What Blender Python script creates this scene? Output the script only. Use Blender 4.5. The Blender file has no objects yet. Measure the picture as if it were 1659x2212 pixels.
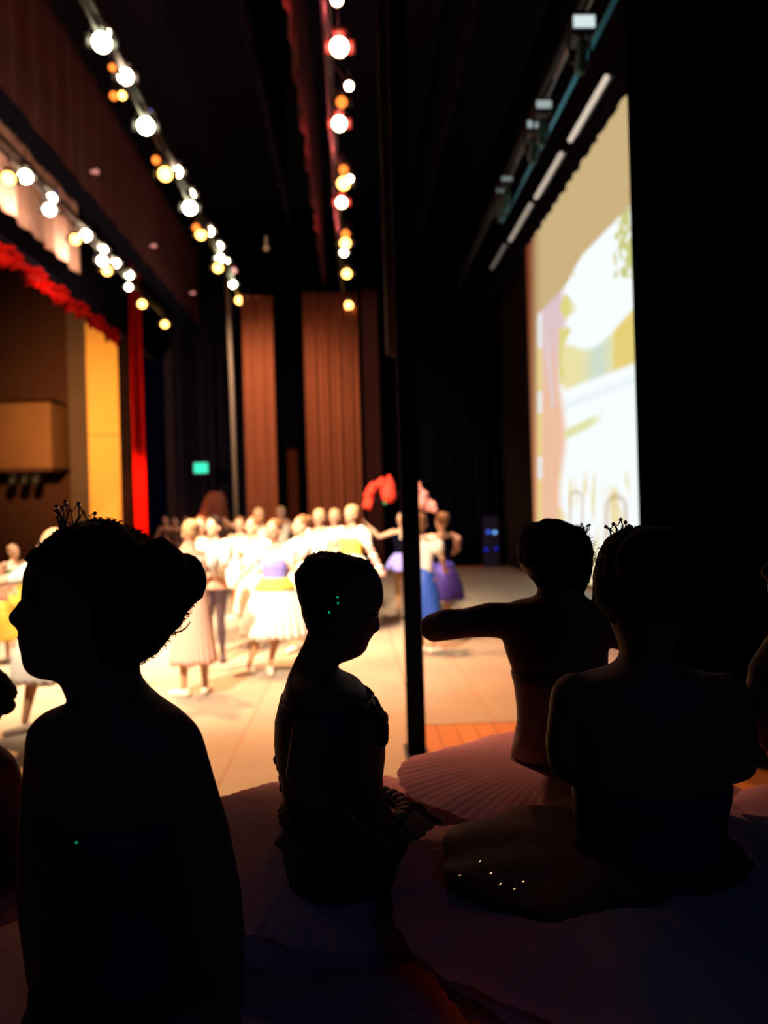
import bpy, bmesh, math, random
import numpy as np
from mathutils import Vector, Matrix, Quaternion, noise
random.seed(7)
scn = bpy.context.scene
COL = scn.collection
PI = math.pi
# ------------------------------------------------------------------ camera
W, H, F = 1659, 2212, 1660.0
CX, CY = W/2, H/2
yaw = math.radians(2.2); roll = math.radians(1.6)
FWD = Vector((math.sin(yaw), math.cos(yaw), 0))
R0 = Vector((math.cos(yaw), -math.sin(yaw), 0)); Z = Vector((0, 0, 1))
RGT = R0*math.cos(roll) - Z*math.sin(roll)
UP = R0*math.sin(roll) + Z*math.cos(roll)
CAM = Vector((0, 0, 1.6))
cd = bpy.data.cameras.new('camera'); cam = bpy.data.objects.new('camera', cd); COL.objects.link(cam)
m = Matrix((RGT, UP, -FWD)).transposed().to_4x4(); m.translation = CAM
cam.matrix_world = m
cd.sensor_fit = 'VERTICAL'; cd.sensor_height = 24; cd.sensor_width = 18; cd.lens = 24*F/H
cd.clip_start = 0.05; cd.clip_end = 100
cd.dof.use_dof = True; cd.dof.focus_distance = 1.35; cd.dof.aperture_fstop = (24*F/H)/11.0
scn.camera = cam
def ray(px, py): return FWD + RGT*((px-CX)/F) - UP*((py-CY)/F)
def V(px, py, d): return CAM + ray(px, py)*d              # on the plane at depth d
def PY(px, py, Y): r = ray(px, py); return CAM + r*(Y/r.y)
def PX(px, py, X): r = ray(px, py); return CAM + r*(X/r.x)
def PG(px, py): r = ray(px, py); return CAM + r*(-1.6/r.z)
def proj(p):
    q = p-CAM; d = q.dot(FWD); return CX+F*q.dot(RGT)/d, CY-F*q.dot(UP)/d
# ------------------------------------------------------------------ materials
MATS = {}
def lin(c): return tuple(((v/255+.055)/1.055)**2.4 if v/255 > .04045 else v/255/12.92 for v in c)
def mat(name, col, rough=.7, metal=0, var=.12, scale=20, spec=.3, sheen=0, trans=0, bump=0):
    if name in MATS: return MATS[name]
    mt = bpy.data.materials.new(name); mt.use_nodes = True; nt = mt.node_tree; N = nt.nodes; L = nt.links
    b = N['Principled BSDF']; b.inputs['Roughness'].default_value = rough; b.inputs['Metallic'].default_value = metal
    b.inputs['Specular IOR Level'].default_value = spec
    if sheen: b.inputs['Sheen Weight'].default_value = sheen
    tc = N.new('ShaderNodeTexCoord'); nz = N.new('ShaderNodeTexNoise'); nz.inputs['Scale'].default_value = scale
    L.new(tc.outputs['Object'], nz.inputs['Vector'])
    mx = N.new('ShaderNodeMixRGB'); mx.inputs[1].default_value = (*[c*(1-var) for c in col], 1)
    mx.inputs[2].default_value = (*[min(1, c*(1+var)) for c in col], 1)
    L.new(nz.outputs['Fac'], mx.inputs[0]); L.new(mx.outputs[0], b.inputs['Base Color'])
    if bump:
        bp = N.new('ShaderNodeBump'); bp.inputs['Strength'].default_value = bump; bp.inputs['Distance'].default_value = .01
        L.new(nz.outputs['Fac'], bp.inputs['Height']); L.new(bp.outputs[0], b.inputs['Normal'])
    if trans:
        tr = N.new('ShaderNodeBsdfTranslucent'); L.new(mx.outputs[0], tr.inputs[0])
        ms = N.new('ShaderNodeMixShader'); ms.inputs[0].default_value = trans
        L.new(b.outputs[0], ms.inputs[1]); L.new(tr.outputs[0], ms.inputs[2]); L.new(ms.outputs[0], N['Material Output'].inputs[0])
    MATS[name] = mt; return mt
def emit(name, col, s):
    if name in MATS: return MATS[name]
    mt = bpy.data.materials.new(name); mt.use_nodes = True; nt = mt.node_tree; N = nt.nodes
    N.remove(N['Principled BSDF']); e = N.new('ShaderNodeEmission'); e.inputs[0].default_value = (*col, 1); e.inputs[1].default_value = s
    nt.links.new(e.outputs[0], N['Material Output'].inputs[0]); mt.cycles.emission_sampling = 'NONE'
    MATS[name] = mt; return mt
SKIN = mat('skin', (.52, .30, .21), .5, var=.06)
SKIND = mat('skin_dim', (.40, .22, .15), .5, var=.06)  # darker copy of the skin, dim far wing light put into the colour
SKINF = mat('skin_tan', (.12, .05, .035), .6, var=.06, spec=.12)  # skin darkened in colour so the near girls stay in silhouette
HAIRD = mat('hair_dark', (.02, .012, .010), .75, var=.4, scale=60, spec=.05, bump=.5)
HAIRB = mat('hair_brown', (.16, .07, .03), .5, var=.3, scale=40)
HAIRL = mat('hair_fair', (.5, .32, .16), .5, var=.2, scale=40)
BLACK = mat('black_cloth', (.008, .008, .018), .95, var=.2, scale=8, spec=.02)
BLACKM = mat('black_metal', (.02, .02, .024), .45, metal=.3)
BLACKV = mat('black_velvet', (.003, .003, .010), .95, var=.3, spec=.02)
STEEL = mat('steel_pipe', (.25, .33, .38), .3, metal=.9)
TULLE = mat('tulle', (.58, .36, .33), .9, var=.1, trans=.35, spec=.1)
OVERLAY = mat('embroidered_overlay', (.07, .022, .02), .8, var=.5, scale=60, trans=.1)
BODICE = mat('satin_bodice', (.035, .03, .035), .6, var=.15, spec=.15)
BODICE_P = mat('mauve_bodice', (.30, .19, .19), .6, var=.15, spec=.15)
WHITE = mat('white_cotton', (.86, .82, .74), .8, var=.04, trans=.15)
PINK = mat('pink_dress', (.80, .50, .40), .8, var=.06, trans=.2)
ORANGE = mat('orange_cloth', (.75, .20, .03), .8)
YELLOW = mat('yellow_cloth', (.85, .55, .08), .8)
LILAC = mat('lilac_cloth', (.22, .20, .62), .8)
BLUE = mat('blue_satin', (.03, .09, .45), .5, var=.35, scale=14)
PURPLE = mat('purple_satin', (.07, .045, .38), .6, var=.3, scale=14)
TIGHTS = mat('pale_tights', (.46, .25, .13), .7, var=.04)
SHOE = mat('pointe_satin', (.85, .66, .52), .5)
TROUSER = mat('dark_trousers', (.05, .025, .03), .8)
RED = mat('red_petals', (.75, .04, .02), .7, var=.3)
PINKP = mat('pink_petals', (.8, .32, .3), .7, var=.3)
GREEN = mat('leaf_green', (.02, .22, .10), .7)
GEMG = mat('green_gem', (.01, .9, .12), .25, metal=1, var=.02)  # mirror gem tinted green, the reflected green is put into its colour
GEM = mat('gem', (.95, .75, .75), .22, metal=1, var=.02)
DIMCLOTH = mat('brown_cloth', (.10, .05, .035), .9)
EYE = mat('dark_eye', (.03, .015, .01), .3)
LIP = mat('lip', (.45, .08, .07), .5)
# ------------------------------------------------------------------ object helpers
def link(name, me, m=None, parent=None, smooth=True):
    o = bpy.data.objects.new(name, me); COL.objects.link(o)
    if m is not None:
        for k in (m if isinstance(m, (list, tuple)) else [m]): me.materials.append(k)
    if smooth: me.shade_smooth()
    if parent is not None:
        o.parent = parent; o.matrix_parent_inverse = parent.matrix_world.inverted() if False else Matrix.Translation(-parent.location)
    return o
def obj(name, bm, m=None, parent=None, smooth=True):
    bmesh.ops.recalc_face_normals(bm, faces=bm.faces)
    me = bpy.data.meshes.new(name); bm.to_mesh(me); bm.free()
    return link(name, me, m, parent, smooth)
def thing(name, label, cat, loc, group=None):
    o = bpy.data.objects.new(name, None); COL.objects.link(o); o.location = loc
    o.empty_display_size = .1
    o['label'] = label; o['category'] = cat
    if group: o['group'] = group
    return o
def tag(o, label, cat, group=None):
    o['label'] = label; o['category'] = cat
    if group: o['group'] = group
    return o
def struct(o, label=None):
    o['kind'] = 'structure'
    if label: o['label'] = label
    return o
def loft(bm, rings, caps=True):
    vs = [[bm.verts.new(p) for p in r] for r in rings]; n = len(rings[0])
    for a, b in zip(vs, vs[1:]):
        for i in range(n):
            j = (i+1) % n; bm.faces.new((a[i], a[j], b[j], b[i]))
    if caps:
        for r in (vs[0], vs[-1]):
            c = bm.verts.new(sum((v.co for v in r), Vector())/n)
            for i in range(n): bm.faces.new((r[i], r[(i+1) % n], c))
def tube(bm, pts, rad, seg=12, round_=True, flat=1.0, ref=None):
    pts = [Vector(p) for p in pts]; rad = list(rad) if hasattr(rad, '__len__') else [rad]*len(pts)
    t0 = (pts[1]-pts[0]).normalized(); rf = Vector(ref) if ref is not None else Vector((0, 0, 1))
    if abs(t0.dot(rf)) > .95: rf = Vector((1, 0, 0))
    P, Rr, T = [], [], []
    tang = []
    for i in range(len(pts)):
        a = pts[max(i-1, 0)]; b = pts[min(i+1, len(pts)-1)]; tang.append((b-a).normalized())
    if round_:
        for k in (75, 50, 25):
            a = math.radians(k); P.append(pts[0]-tang[0]*rad[0]*math.sin(a)); Rr.append(rad[0]*math.cos(a)); T.append(tang[0])
    P += pts; Rr += rad; T += tang
    if round_:
        for k in (25, 50, 75):
            a = math.radians(k); P.append(pts[-1]+tang[-1]*rad[-1]*math.sin(a)); Rr.append(rad[-1]*math.cos(a)); T.append(tang[-1])
    rings = []; u = rf
    for p, r, t in zip(P, Rr, T):
        u = (u - t*u.dot(t)).normalized(); w = t.cross(u)
        rings.append([p + u*(r*math.cos(2*PI*i/seg)) + w*(r*flat*math.sin(2*PI*i/seg)) for i in range(seg)])
    loft(bm, rings)
def ell(bm, c, r, rot=None, seg=16):
    mt = Matrix.Translation(c) @ (rot.to_4x4() if rot is not None else Matrix()) @ Matrix.Diagonal((*r, 1)) if hasattr(r, '__len__') else Matrix.Translation(c) @ Matrix.Scale(r, 4)
    bmesh.ops.create_uvsphere(bm, u_segments=seg, v_segments=max(6, seg*2//3), radius=1, matrix=mt)
def box(bm, c, s, rot=None):
    mt = Matrix.Translation(c) @ (rot.to_4x4() if rot is not None else Matrix()) @ Matrix.Diagonal((*s, 1))
    return bmesh.ops.create_cube(bm, size=1, matrix=mt)
def fuse(bm, voxel=.008, smooth=3):
    bmesh.ops.recalc_face_normals(bm, faces=bm.faces)
    me = bpy.data.meshes.new('tmp'); bm.to_mesh(me); bm.free()
    o = bpy.data.objects.new('tmp', me); COL.objects.link(o)
    r = o.modifiers.new('r', 'REMESH'); r.mode = 'VOXEL'; r.voxel_size = voxel
    s = o.modifiers.new('s', 'SMOOTH'); s.factor = .5; s.iterations = smooth
    dg = bpy.context.evaluated_depsgraph_get(); dg.update()
    out = bpy.data.meshes.new_from_object(o.evaluated_get(dg))
    bpy.data.objects.remove(o); bpy.data.meshes.remove(me)
    return out
# ------------------------------------------------------------------ curtains, setting
def curtain(name, p0, p1, z0, z1, m, folds=12, amp=.05, label=None, group=None, n=None, hem=0, seed=0, parent=None, thick=.012):
    p0 = Vector((p0[0], p0[1], 0)); p1 = Vector((p1[0], p1[1], 0)); d = p1-p0; t = d.normalized(); nn = Vector((-t.y, t.x, 0))
    n = n or folds*8; bm = bmesh.new(); rows = 10; rnd = random.Random(seed)
    ph = [rnd.uniform(0, 6.28) for _ in range(4)]
    base = p0+Vector((0, 0, z0)); vs = []
    for j in range(rows+1):
        row = []
        for i in range(n+1):
            s = i/n; a = 2*PI*folds*s
            w = amp*(math.sin(a+.6*math.sin(a*.31+ph[0]))+.45*math.sin(a*.53+ph[1]))*(.7+.3*(1-j/rows))
            z = z0+(z1-z0)*j/rows + (hem*(math.sin(a*1.7+ph[2])+math.sin(a*.9+ph[3])) if j == 0 else 0)
            row.append(bm.verts.new(p0+d*s+nn*w+Vector((0, 0, z))-base))
        vs.append(row)
    for a, b in zip(vs, vs[1:]):
        for i in range(n): bm.faces.new((a[i], a[i+1], b[i+1], b[i]))
    o = obj(name, bm, m, parent); o.location = base
    sd = o.modifiers.new('thickness', 'SOLIDIFY'); sd.thickness = thick
    if label: tag(o, label, 'curtain', group)
    return o
def slab(name, lo, hi, m, label=None, kind='structure'):
    lo = Vector(lo); hi = Vector(hi); bm = bmesh.new(); c = (lo+hi)/2
    box(bm, (0, 0, 0), hi-lo); o = obj(name, bm, m, None, False); o.location = c
    if kind: o['kind'] = kind
    return o
# wood floor
def floor_mat():
    mt = bpy.data.materials.new('wood_stage'); mt.use_nodes = True; nt = mt.node_tree; N = nt.nodes; L = nt.links
    b = N['Principled BSDF']; b.inputs['Roughness'].default_value = .55; b.inputs['Specular IOR Level'].default_value = .25
    tc = N.new('ShaderNodeTexCoord'); mp = N.new('ShaderNodeMapping'); mp.inputs['Rotation'].default_value = (0, 0, PI/2)
    br = N.new('ShaderNodeTexBrick'); br.inputs['Scale'].default_value = 1; br.inputs['Brick Width'].default_value = 2.4; br.inputs['Row Height'].default_value = .14
    br.inputs['Mortar Size'].default_value = .004; br.inputs['Color1'].default_value = (.42, .15, .035, 1); br.inputs['Color2'].default_value = (.36, .125, .03, 1); br.inputs['Mortar'].default_value = (.08, .03, .015, 1)
    L.new(tc.outputs['Object'], mp.inputs[0]); L.new(mp.outputs[0], br.inputs['Vector']); L.new(br.outputs[0], b.inputs['Base Color'])
    return mt
WOOD = floor_mat()
def marley_mat():
    mt = bpy.data.materials.new('marley_vinyl'); mt.use_nodes = True; nt = mt.node_tree; N = nt.nodes; L = nt.links
    b = N['Principled BSDF']; b.inputs['Roughness'].default_value = .5; b.inputs['Specular IOR Level'].default_value = .25
    tc = N.new('ShaderNodeTexCoord'); nz = N.new('ShaderNodeTexNoise'); nz.inputs['Scale'].default_value = 1.3; nz.inputs['Detail'].default_value = 6
    cr = N.new('ShaderNodeValToRGB'); cr.color_ramp.elements[0].position = .3; cr.color_ramp.elements[1].position = .75
    cr.color_ramp.elements[0].color = (.26, .205, .16, 1); cr.color_ramp.elements[1].color = (.33, .265, .205, 1)
    L.new(tc.outputs['Object'], nz.inputs['Vector']); L.new(nz.outputs['Fac'], cr.inputs[0]); L.new(cr.outputs[0], b.inputs['Base Color'])
    return mt
MARLEY = marley_mat()
DARKW = mat('dark_wall', (.012, .010, .022), .95, spec=.02, scale=3)
HOUSE = mat('house_wall', (.05, .02, .014), .9, scale=2, spec=.1)
slab('floor', (-6.6, -4, -.3), (8, 26, 0), WOOD)
slab('ceiling', (-14, -4, 11), (8, 26, 11.2), DARKW)
slab('wall_right', (8, -4, 0), (8.2, 26, 11), DARKW)
slab('wall_back', (-6.2, 25.8, 0), (8, 26, 11), DARKW)
slab('wall_near', (-14, -4.2, -.3), (8.2, -4, 11), DARKW)
# sheets of vinyl on the stage
edges = [-6.4, -4.55, -2.7, -.85, .42, .95+.06, 2.86, 4.4]
for i in range(7):
    y0 = 5.72 if i >= 4 else 3.0
    if i == 3: y0 = 3.0
    lo = Vector((edges[i]+.004, y0, 0)); hi = Vector((edges[i+1]-.004, 21.0, .004))
    bm = bmesh.new(); box(bm, (0, 0, 0), hi-lo); bmesh.ops.subdivide_edges(bm, edges=bm.edges[:], cuts=1)
    o = obj('dance_mat', bm, MARLEY, None, False); o.location = (lo+hi)/2
    nm = ['nearest the auditorium, along the stage edge', 'second from the auditorium side', 'third from the auditorium, under the pink dress dancer', 'under the white skirt dancer, left of the black pole',
          'narrow, just right of the pole, ending at orange boards', 'second right of the black pole, beyond the diagonal seam', 'rightmost strip, in front of the projection screen'][i]
    tag(o, 'pale vinyl dance floor strip '+nm, 'dance floor', 'vinyl dance floor strips')
# ------------------------------------------------------------------ projection screen
def scr_color(x, y):
    # projected garden picture, with the lit look of the tan cloth painted around it
    tan = np.array(lin((205, 178, 128))); org = np.array(lin((232, 160, 112))); wh = np.array((.95, 1.0, 1.02))
    def ss(a, b, v): t = min(1, max(0, (v-a)/(b-a))); return t*t*(3-2*t)
    c = tan.copy()
    k = ss(780, 1050, y); c = c*(1-k)+np.array(lin((238, 170, 120)))*k
    if x < 1185: c = c*(1-.0)
    k = (1-ss(1138, 1172, x)); c = c*(1-k)+np.array(lin((140, 62, 34)))*k; c = c*(.12+.88*ss(1118, 1156, x))  # cloth colour fades dark towards the far edge
    top = 455+(1350-x)*1.03+(30 if x < 1260 else 0)*ss(1262, 1215, x)
    inside = ss(top-4, top+6, y)*ss(1156, 1166, x)
    if inside > 0:
        p = wh.copy()
        if x < 1232:   # tree trunk and its branch
            k = 1-ss(1205, 1226, x+6*math.sin(y/40)); p = p*(1-k)+(np.array(lin((240, 190, 158)))*ss(640, 900, y)+np.array(lin((222, 196, 205)))*(1-ss(640, 900, y)))*k
            s = abs(x-(1186+ (y-780)*.09 if 720 < y < 880 else 9999)); 
            if s < 4: p = np.array(lin((225, 205, 205)))
        if 1160 < x < 1171 and y > 672:
            p = np.array(lin((235, 240, 240))) if y < 735 or int(y/47) % 3 == 0 else np.array(lin((236, 214, 140)))
        n = noise.noise(Vector((x/16, y/34, 3.1)))
        n2 = noise.noise(Vector((x/9, y/20, 8.1)))
        if 1208 < x < 1250 and 590 < y < 830:
            k = ss(-.05, .2, n+.25*ss(1250, 1215, x)-.1); k *= ss(1256, 1230, x+(y-590)*.05)
            p = p*(1-k)+np.array(lin((222, 215, 130)))*k
        if x > 1325 and y < 600:
            k = ss(.0, .2, n2+.35*ss(1325, 1352, x)-.1); p = p*(1-k)+np.array(lin((205, 205, 130)))*k
        hill = 690+(1360-x)*.42+26*math.sin((x-1230)/34)
        hb = 790+(1360-x)*.38
        if x > 1218:
            k = ss(hill-6, hill+10, y)*(1-ss(hb-8, hb+6, y))
            hc = np.array(lin((236, 226, 165))); g = math.exp(-((x-1292)/26)**2); hc = hc*(1-g)+np.array(lin((205, 222, 205)))*g
            if x > 1325: hc = np.array(lin((232, 208, 120)))
            p = p*(1-k)+hc*k
            s = abs(y-(905+(1290-x)*.5)); 
            k = (1-ss(4, 16, s))*(1-ss(1270, 1310, x)); p = p*(1-k)+np.array(lin((225, 225, 160)))*k
            s = abs(y-(hb+34)); k = .25*(1-ss(4, 14, s)); p = p*(1-k)+np.array(lin((200, 215, 230)))*k
        if y > 1000 and 1205 < x < 1360:
            k = ss(1000, 1060, y)*ss(-.1, .25, noise.noise(Vector((x/11, y/90, .5))))*.8
            if 1290 < x < 1318: k *= .2
            p = p*(1-k)+np.array(lin((236, 214, 140)))*k
        for (ax, ay, aw, ah) in ((1245, 1062, 13, 70), (1331, 1072, 21, 75)):
            if abs(x-ax) < aw+8 and y > ay-8:
                q = math.hypot((x-ax)/aw, min(0, (y-(ay+aw*1.3)))/(aw*1.3))
                k = (1-ss(0.0, .3, abs(q-1)))*.7; p = p*(1-k)+np.array(lin((190, 150, 90)))*k
        if y > 1150: 
            k = .5*ss(1150, 1200, y)*ss(-.2, .3, n2); p = p*(1-k)+np.array(lin((235, 210, 150)))*k
        c = c*(1-inside)+p*inside
    return c
XS = 4.6
bm = bmesh.new(); ny, nz_ = 230, 300; cols = []
ya, yb, za, zb = 12.2, 21.3, .05, 9.4
for j in range(nz_+1):
    for i in range(ny+1):
        # finer spacing along the depth so that the picture's detail is even
        p = Vector((XS, ya+(yb-ya)*i/ny, za+(zb-za)*j/nz_)); bm.verts.new(p); q = proj(p); cols.append((*scr_color(*q), 1))
bm.verts.ensure_lookup_table()
for j in range(nz_):
    for i in range(ny):
        a = j*(ny+1)+i; bm.faces.new([bm.verts[k] for k in (a, a+1, a+ny+2, a+ny+1)])
me = bpy.data.meshes.new('screen'); bm.to_mesh(me); bm.free()
ca = me.color_attributes.new('picture', 'FLOAT_COLOR', 'POINT'); ca.data.foreach_set('color', np.array(cols, dtype=np.float32).ravel())
sm = bpy.data.materials.new('projected_picture'); sm.use_nodes = True; N = sm.node_tree.nodes; N.remove(N['Principled BSDF'])  # emits the picture and the painted glow of the lit cloth
at = N.new('ShaderNodeAttribute'); at.attribute_name = 'picture'; e = N.new('ShaderNodeEmission'); e.inputs[1].default_value = 1.0
sm.node_tree.links.new(at.outputs['Color'], e.inputs[0]); sm.node_tree.links.new(e.outputs[0], N['Material Output'].inputs[0])
scr = thing('projection_screen', 'tall backdrop screen on the right with a bright projected garden picture', 'screen', (XS, 16.7, 0))
link('picture_cloth', me, sm, scr, False)
bm = bmesh.new(); box(bm, (XS+.06, (ya+yb)/2, 4.72), (.06, yb-ya+.02, 9.4)); obj('cloth_backing', bm, BLACK, scr, False)
bm = bmesh.new(); tube(bm, [(XS, ya, 9.45), (XS, yb, 9.45)], .04); obj('hanging_pipe', bm, BLACKM, scr)
# ------------------------------------------------------------------ drapes
curtain('leg_curtain', (PY(1373, 1106, 5).x+.02, 5.0), (5.6, 5.5), .02, 10.9, BLACKV, 16, .03, 'black side curtain hanging from ceiling to floor right of the projection screen')
curtain('leg_curtain', (4.25, 18.3), (4.25, 21.4), .02, 10.9, mat('dark_brown_cloth', (.011, .005, .004), .95), 9, .05, 'dark brown curtain at the far left edge of the projection screen')
curtain('backing_curtain', (.9, 21.7), (4.6, 21.7), .02, 10.9, BLACKV, 15, .06, 'black curtain across the far end of the stage behind the blue lit gear')
curtain('backing_curtain', (-5.4, 23.6), (1.0, 23.4), .02, 10.9, BLACKV, 20, .07, 'black curtain in the far wing behind the tall brown legs')
LEGM = mat('brown_leg', (.27, .08, .032), .95, var=.1, scale=4)
def legs_at(xa, xb, Y, ztop, label, folds, m=LEGM, amp=.07):
    a = PY(xa, 1000, Y); b = PY(xb, 1000, Y)
    return curtain('leg_curtain', (a.x, Y), (b.x, Y+.15), .02, ztop, m, folds, amp, label, seed=int(xa))
legs_at(531, 597, 19.4, 7.15, 'narrow rust brown curtain, leftmost of the tall brown legs on the far side', 3, amp=.03)
legs_at(664, 781, 19.8, 7.3, 'widest rust brown pleated curtain hanging in the far wing', 9, amp=.05)
legs_at(790, 824, 20.6, 7.6, 'dark reddish brown strip of curtain just left of the black pole', 3, mat('redbrown_leg', (.13, .035, .03), .95), amp=.03)
legs_at(622, 642, 21.2, 3.4, 'thin brown curtain edge between the two wider brown legs', 2, amp=.02)
# red tab and swagged valance of the proscenium
REDV = mat('red_velvet', (.50, .006, .003), .85, var=.2, spec=.1)
a = PY(287, 1000, 21.6); b = PY(314, 1000, 22.0)
curtain('house_curtain', (a.x, 21.6), (b.x, 22.0), .02, 9.2, REDV, 2, .05, 'red velvet house curtain gathered at the far side of the proscenium')
# valance
bm = bmesh.new(); rows = 7; n = 170
for j in range(rows+1):
    for i in range(n+1):
        s = i/n; Y = 9.5+(20.9-9.5)*s
        z = 6.42-.075*abs(math.sin(Y*2.6))-.04*math.sin(Y*5.1) + (0.30-.08*s)*(j/rows) - (.17 if j == 0 else 0)*(.6+.4*math.sin(Y*23))
        x = -6.2+.09*math.sin(Y*9)*(1-j/rows)+.05*math.sin(Y*21)+.06*math.cos(j*1.1)
        bm.verts.new((x, Y, z))
bm.verts.ensure_lookup_table()
for j in range(rows):
    for i in range(n):
        a = j*(n+1)+i; bm.faces.new([bm.verts[k] for k in (a, a+1, a+n+2, a+n+1)])
o = obj('valance', bm, REDV); o.modifiers.new('t', 'SOLIDIFY').thickness = .02
tag(o, 'ruffled red velvet valance along the top of the proscenium opening', 'valance')
slab('trim_1', (-6.6, 6, 6.75), (-6.3, 25.8, 11), DARKW)
slab('trim_2', (-6.62, 22.15, -.3), (-6.3, 22.6, 11), mat('black_paint', (.006, .003, .003), .95, spec=.02))
# auditorium
GOLD = mat('ochre_panel', (.62, .36, .09), .8, var=.06, scale=1.5)
a = PY(189, 900, 23.4); b = PY(268, 900, 23.4)
def brushed(bm): return bm
o = slab('wall_house_panel', (a.x, 23.4, -.3), (b.x, 23.6, 11), GOLD); o.name = 'wall_auditorium_side'
bm = bmesh.new(); box(bm, ((a.x+b.x)/2, 23.385, 4.15), (b.x-a.x, .03, .03)); struct(obj('trim_3', bm, mat('panel_joint', (.3, .16, .05), .8), None, False))
c = PY(150, 900, 23.8)
slab('wall_auditorium_return', (c.x, 23.75, -.3), (a.x, 23.95, 11), mat('house_wall_grey', (.07, .045, .035), .9, scale=2))
slab('wall_auditorium', (-14, 24.3, -1.3), (c.x+.1, 24.5, 11), HOUSE)
slab('wall_left', (-14.2, -4, -1.3), (-14, 26, 11), HOUSE)
slab('floor_auditorium', (-14, -4, -1.4), (-6.6, 26, -1.2), mat('house_carpet', (.06, .02, .02), .95))
# balcony box
bal = thing('balcony_box', 'curved ochre theatre box projecting from the brown auditorium wall', 'balcony', (-10.5, 23.6, 3.0))
bm = bmesh.new(); zt = PY(60, 872, 23.2).z; zb = PY(60, 1012, 23.2).z
p1 = PY(108, 900, 23.0); p2 = PY(152, 900, 24.1)
pts = [(-13.9, 23.0), (p1.x-.1, 23.0), (p1.x, 23.03), (p2.x, 24.2)]
vs = []
for (x, y) in pts: vs.append((bm.verts.new((x, y, zb)), bm.verts.new((x, y, zt)), bm.verts.new((x, y+.12, zt)), bm.verts.new((x, y+.12, zb))))
for p, q in zip(vs, vs[1:]):
    for i in range(4): bm.faces.new((p[i], q[i], q[(i+1) % 4], p[(i+1) % 4]))
obj('front_panel', bm, mat('box_front', (.12, .055, .02), .8, scale=2, var=.2), bal, False)
bm = bmesh.new(); box(bm, ((-13.9+p1.x)/2, 23.7, zb-.05), (p1.x+13.9, 1.3, .12)); obj('box_floor', bm, HOUSE, bal, False)
for px in (30, 56, 80):
    bm = bmesh.new(); q = PY(px, 1020, 23.3); tube(bm, [(q.x, 23.3, zb-.1), (q.x, 23.3, zb-.22), (q.x, 23.15, zb-.38)], [.03, .12, .13]); obj('downlight', bm, BLACKM, bal)
# proscenium apron edge (front of the stage) is the slab side itself
# ------------------------------------------------------------------ overhead borders
BORDR = mat('maroon_border', (.07, .014, .016), .95, var=.15, scale=3)
PALEB = mat('pale_border', (.62, .42, .34), .9, var=.2, scale=3)
def border(X, Y0, Y1, z0, z1, m, label, folds=14, amp=.04, hem=.01):
    return curtain('border_curtain', (X, Y0), (X, Y1), z0, z1, m, folds, amp, label, hem=hem, seed=int(X*10))
border(-4.25, 5.0, 21.8, 6.92, 9.2, BORDR, 'dark maroon overhead border between the two left rows of lamps', 26, .03)
border(-4.2, 5.0, 21.6, 6.55, 6.95, BLACK, 'black hem strip under the maroon overhead border', 18, .02)
border(-5.85, 8.5, 17.0, 6.96, 8.6, PALEB, 'pale pinkish overhead border behind the leftmost row of lamps', 14, .04, .0)
border(-.62, 6.0, 20.4, 7.6, 10.9, BORDR, 'maroon overhead border whose hem catches pink light left of the middle lamps', 20, .04)
border(-1.25, 6.0, 17.0, 8.0, 10.9, BLACK, 'black overhead border left of the pink edged border', 20, .04)
border(.62, 6.0, 9.0, 7.2, 10.9, BORDR, 'short dark red overhead border at top centre right of the middle lamps', 6, .04)
border(3.85, 8.2, 21.5, 7.18, 10.9, BLACK, 'black fringed overhead border just above the projection screen', 30, .018, .006)
border(1.9, 7.0, 21.5, 8.6, 10.9, BLACK, 'black overhead border in the middle of the ceiling between lamp row and tube lights', 20, .04)
# ------------------------------------------------------------------ battens and lamps
def batten(X, Y0, Y1, z, m, label, r=.03, lower=True):
    t = thing('lighting_batten', label, 'batten', (X, (Y0+Y1)/2, z))
    bm = bmesh.new(); tube(bm, [(X, Y0, z), (X, Y1, z)], r); obj('pipe', bm, m, t)
    if lower:
        bm = bmesh.new(); box(bm, (X, (Y0+Y1)/2, z+.16), (.12, Y1-Y0, .08)); obj('cable_raceway', bm, BLACKM, t, False)
    Y = Y0+1
    while Y < Y1:
        bm = bmesh.new(); tube(bm, [(X, Y, z), (X, Y, 10.98)], .006, 6); obj('suspension_wire', bm, BLACKM, t); Y += 3.6
    return t
batten(-5.35, 8, 22.3, 7.42, BLACKM, 'black lighting pipe carrying the leftmost row of stage lamps')
batten(-2.9, 7.5, 22.3, 7.42, BLACKM, 'black lighting pipe carrying the second row of lamps from the left')
batten(-.17, 7.5, 22.8, 7.42, BLACKM, 'black lighting pipe carrying the middle row of lamps')
batten(2.95, 8.4, 21.0, 7.55, STEEL, 'steel lighting pipe with bluish sheen above the white tube lights', .03)
EM = {'w': emit('lamp_warm_white', (1, .72, .45), 30), 'g': emit('lamp_greenish', (1, .93, .55), 34), 'y': emit('lamp_yellow', (1, .46, .10), 9),
      'r': emit('lamp_red_rim', (1, .50, .30), 24), 'o': emit('lamp_orange', (1, .22, .03), 2.2), 'p': emit('lamp_pale_pink', (1, .5, .4), 1.6), 'b': emit('lamp_blue', (.1, .1, 1), 1.2)}
REFLECTION_M = {'r': mat('red_housing', (.22, .025, .03), .5), 'p': mat('pink_housing', (.4, .12, .1), .4)}  # coloured reflections on the fixtures, painted into the barn door colour
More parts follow.
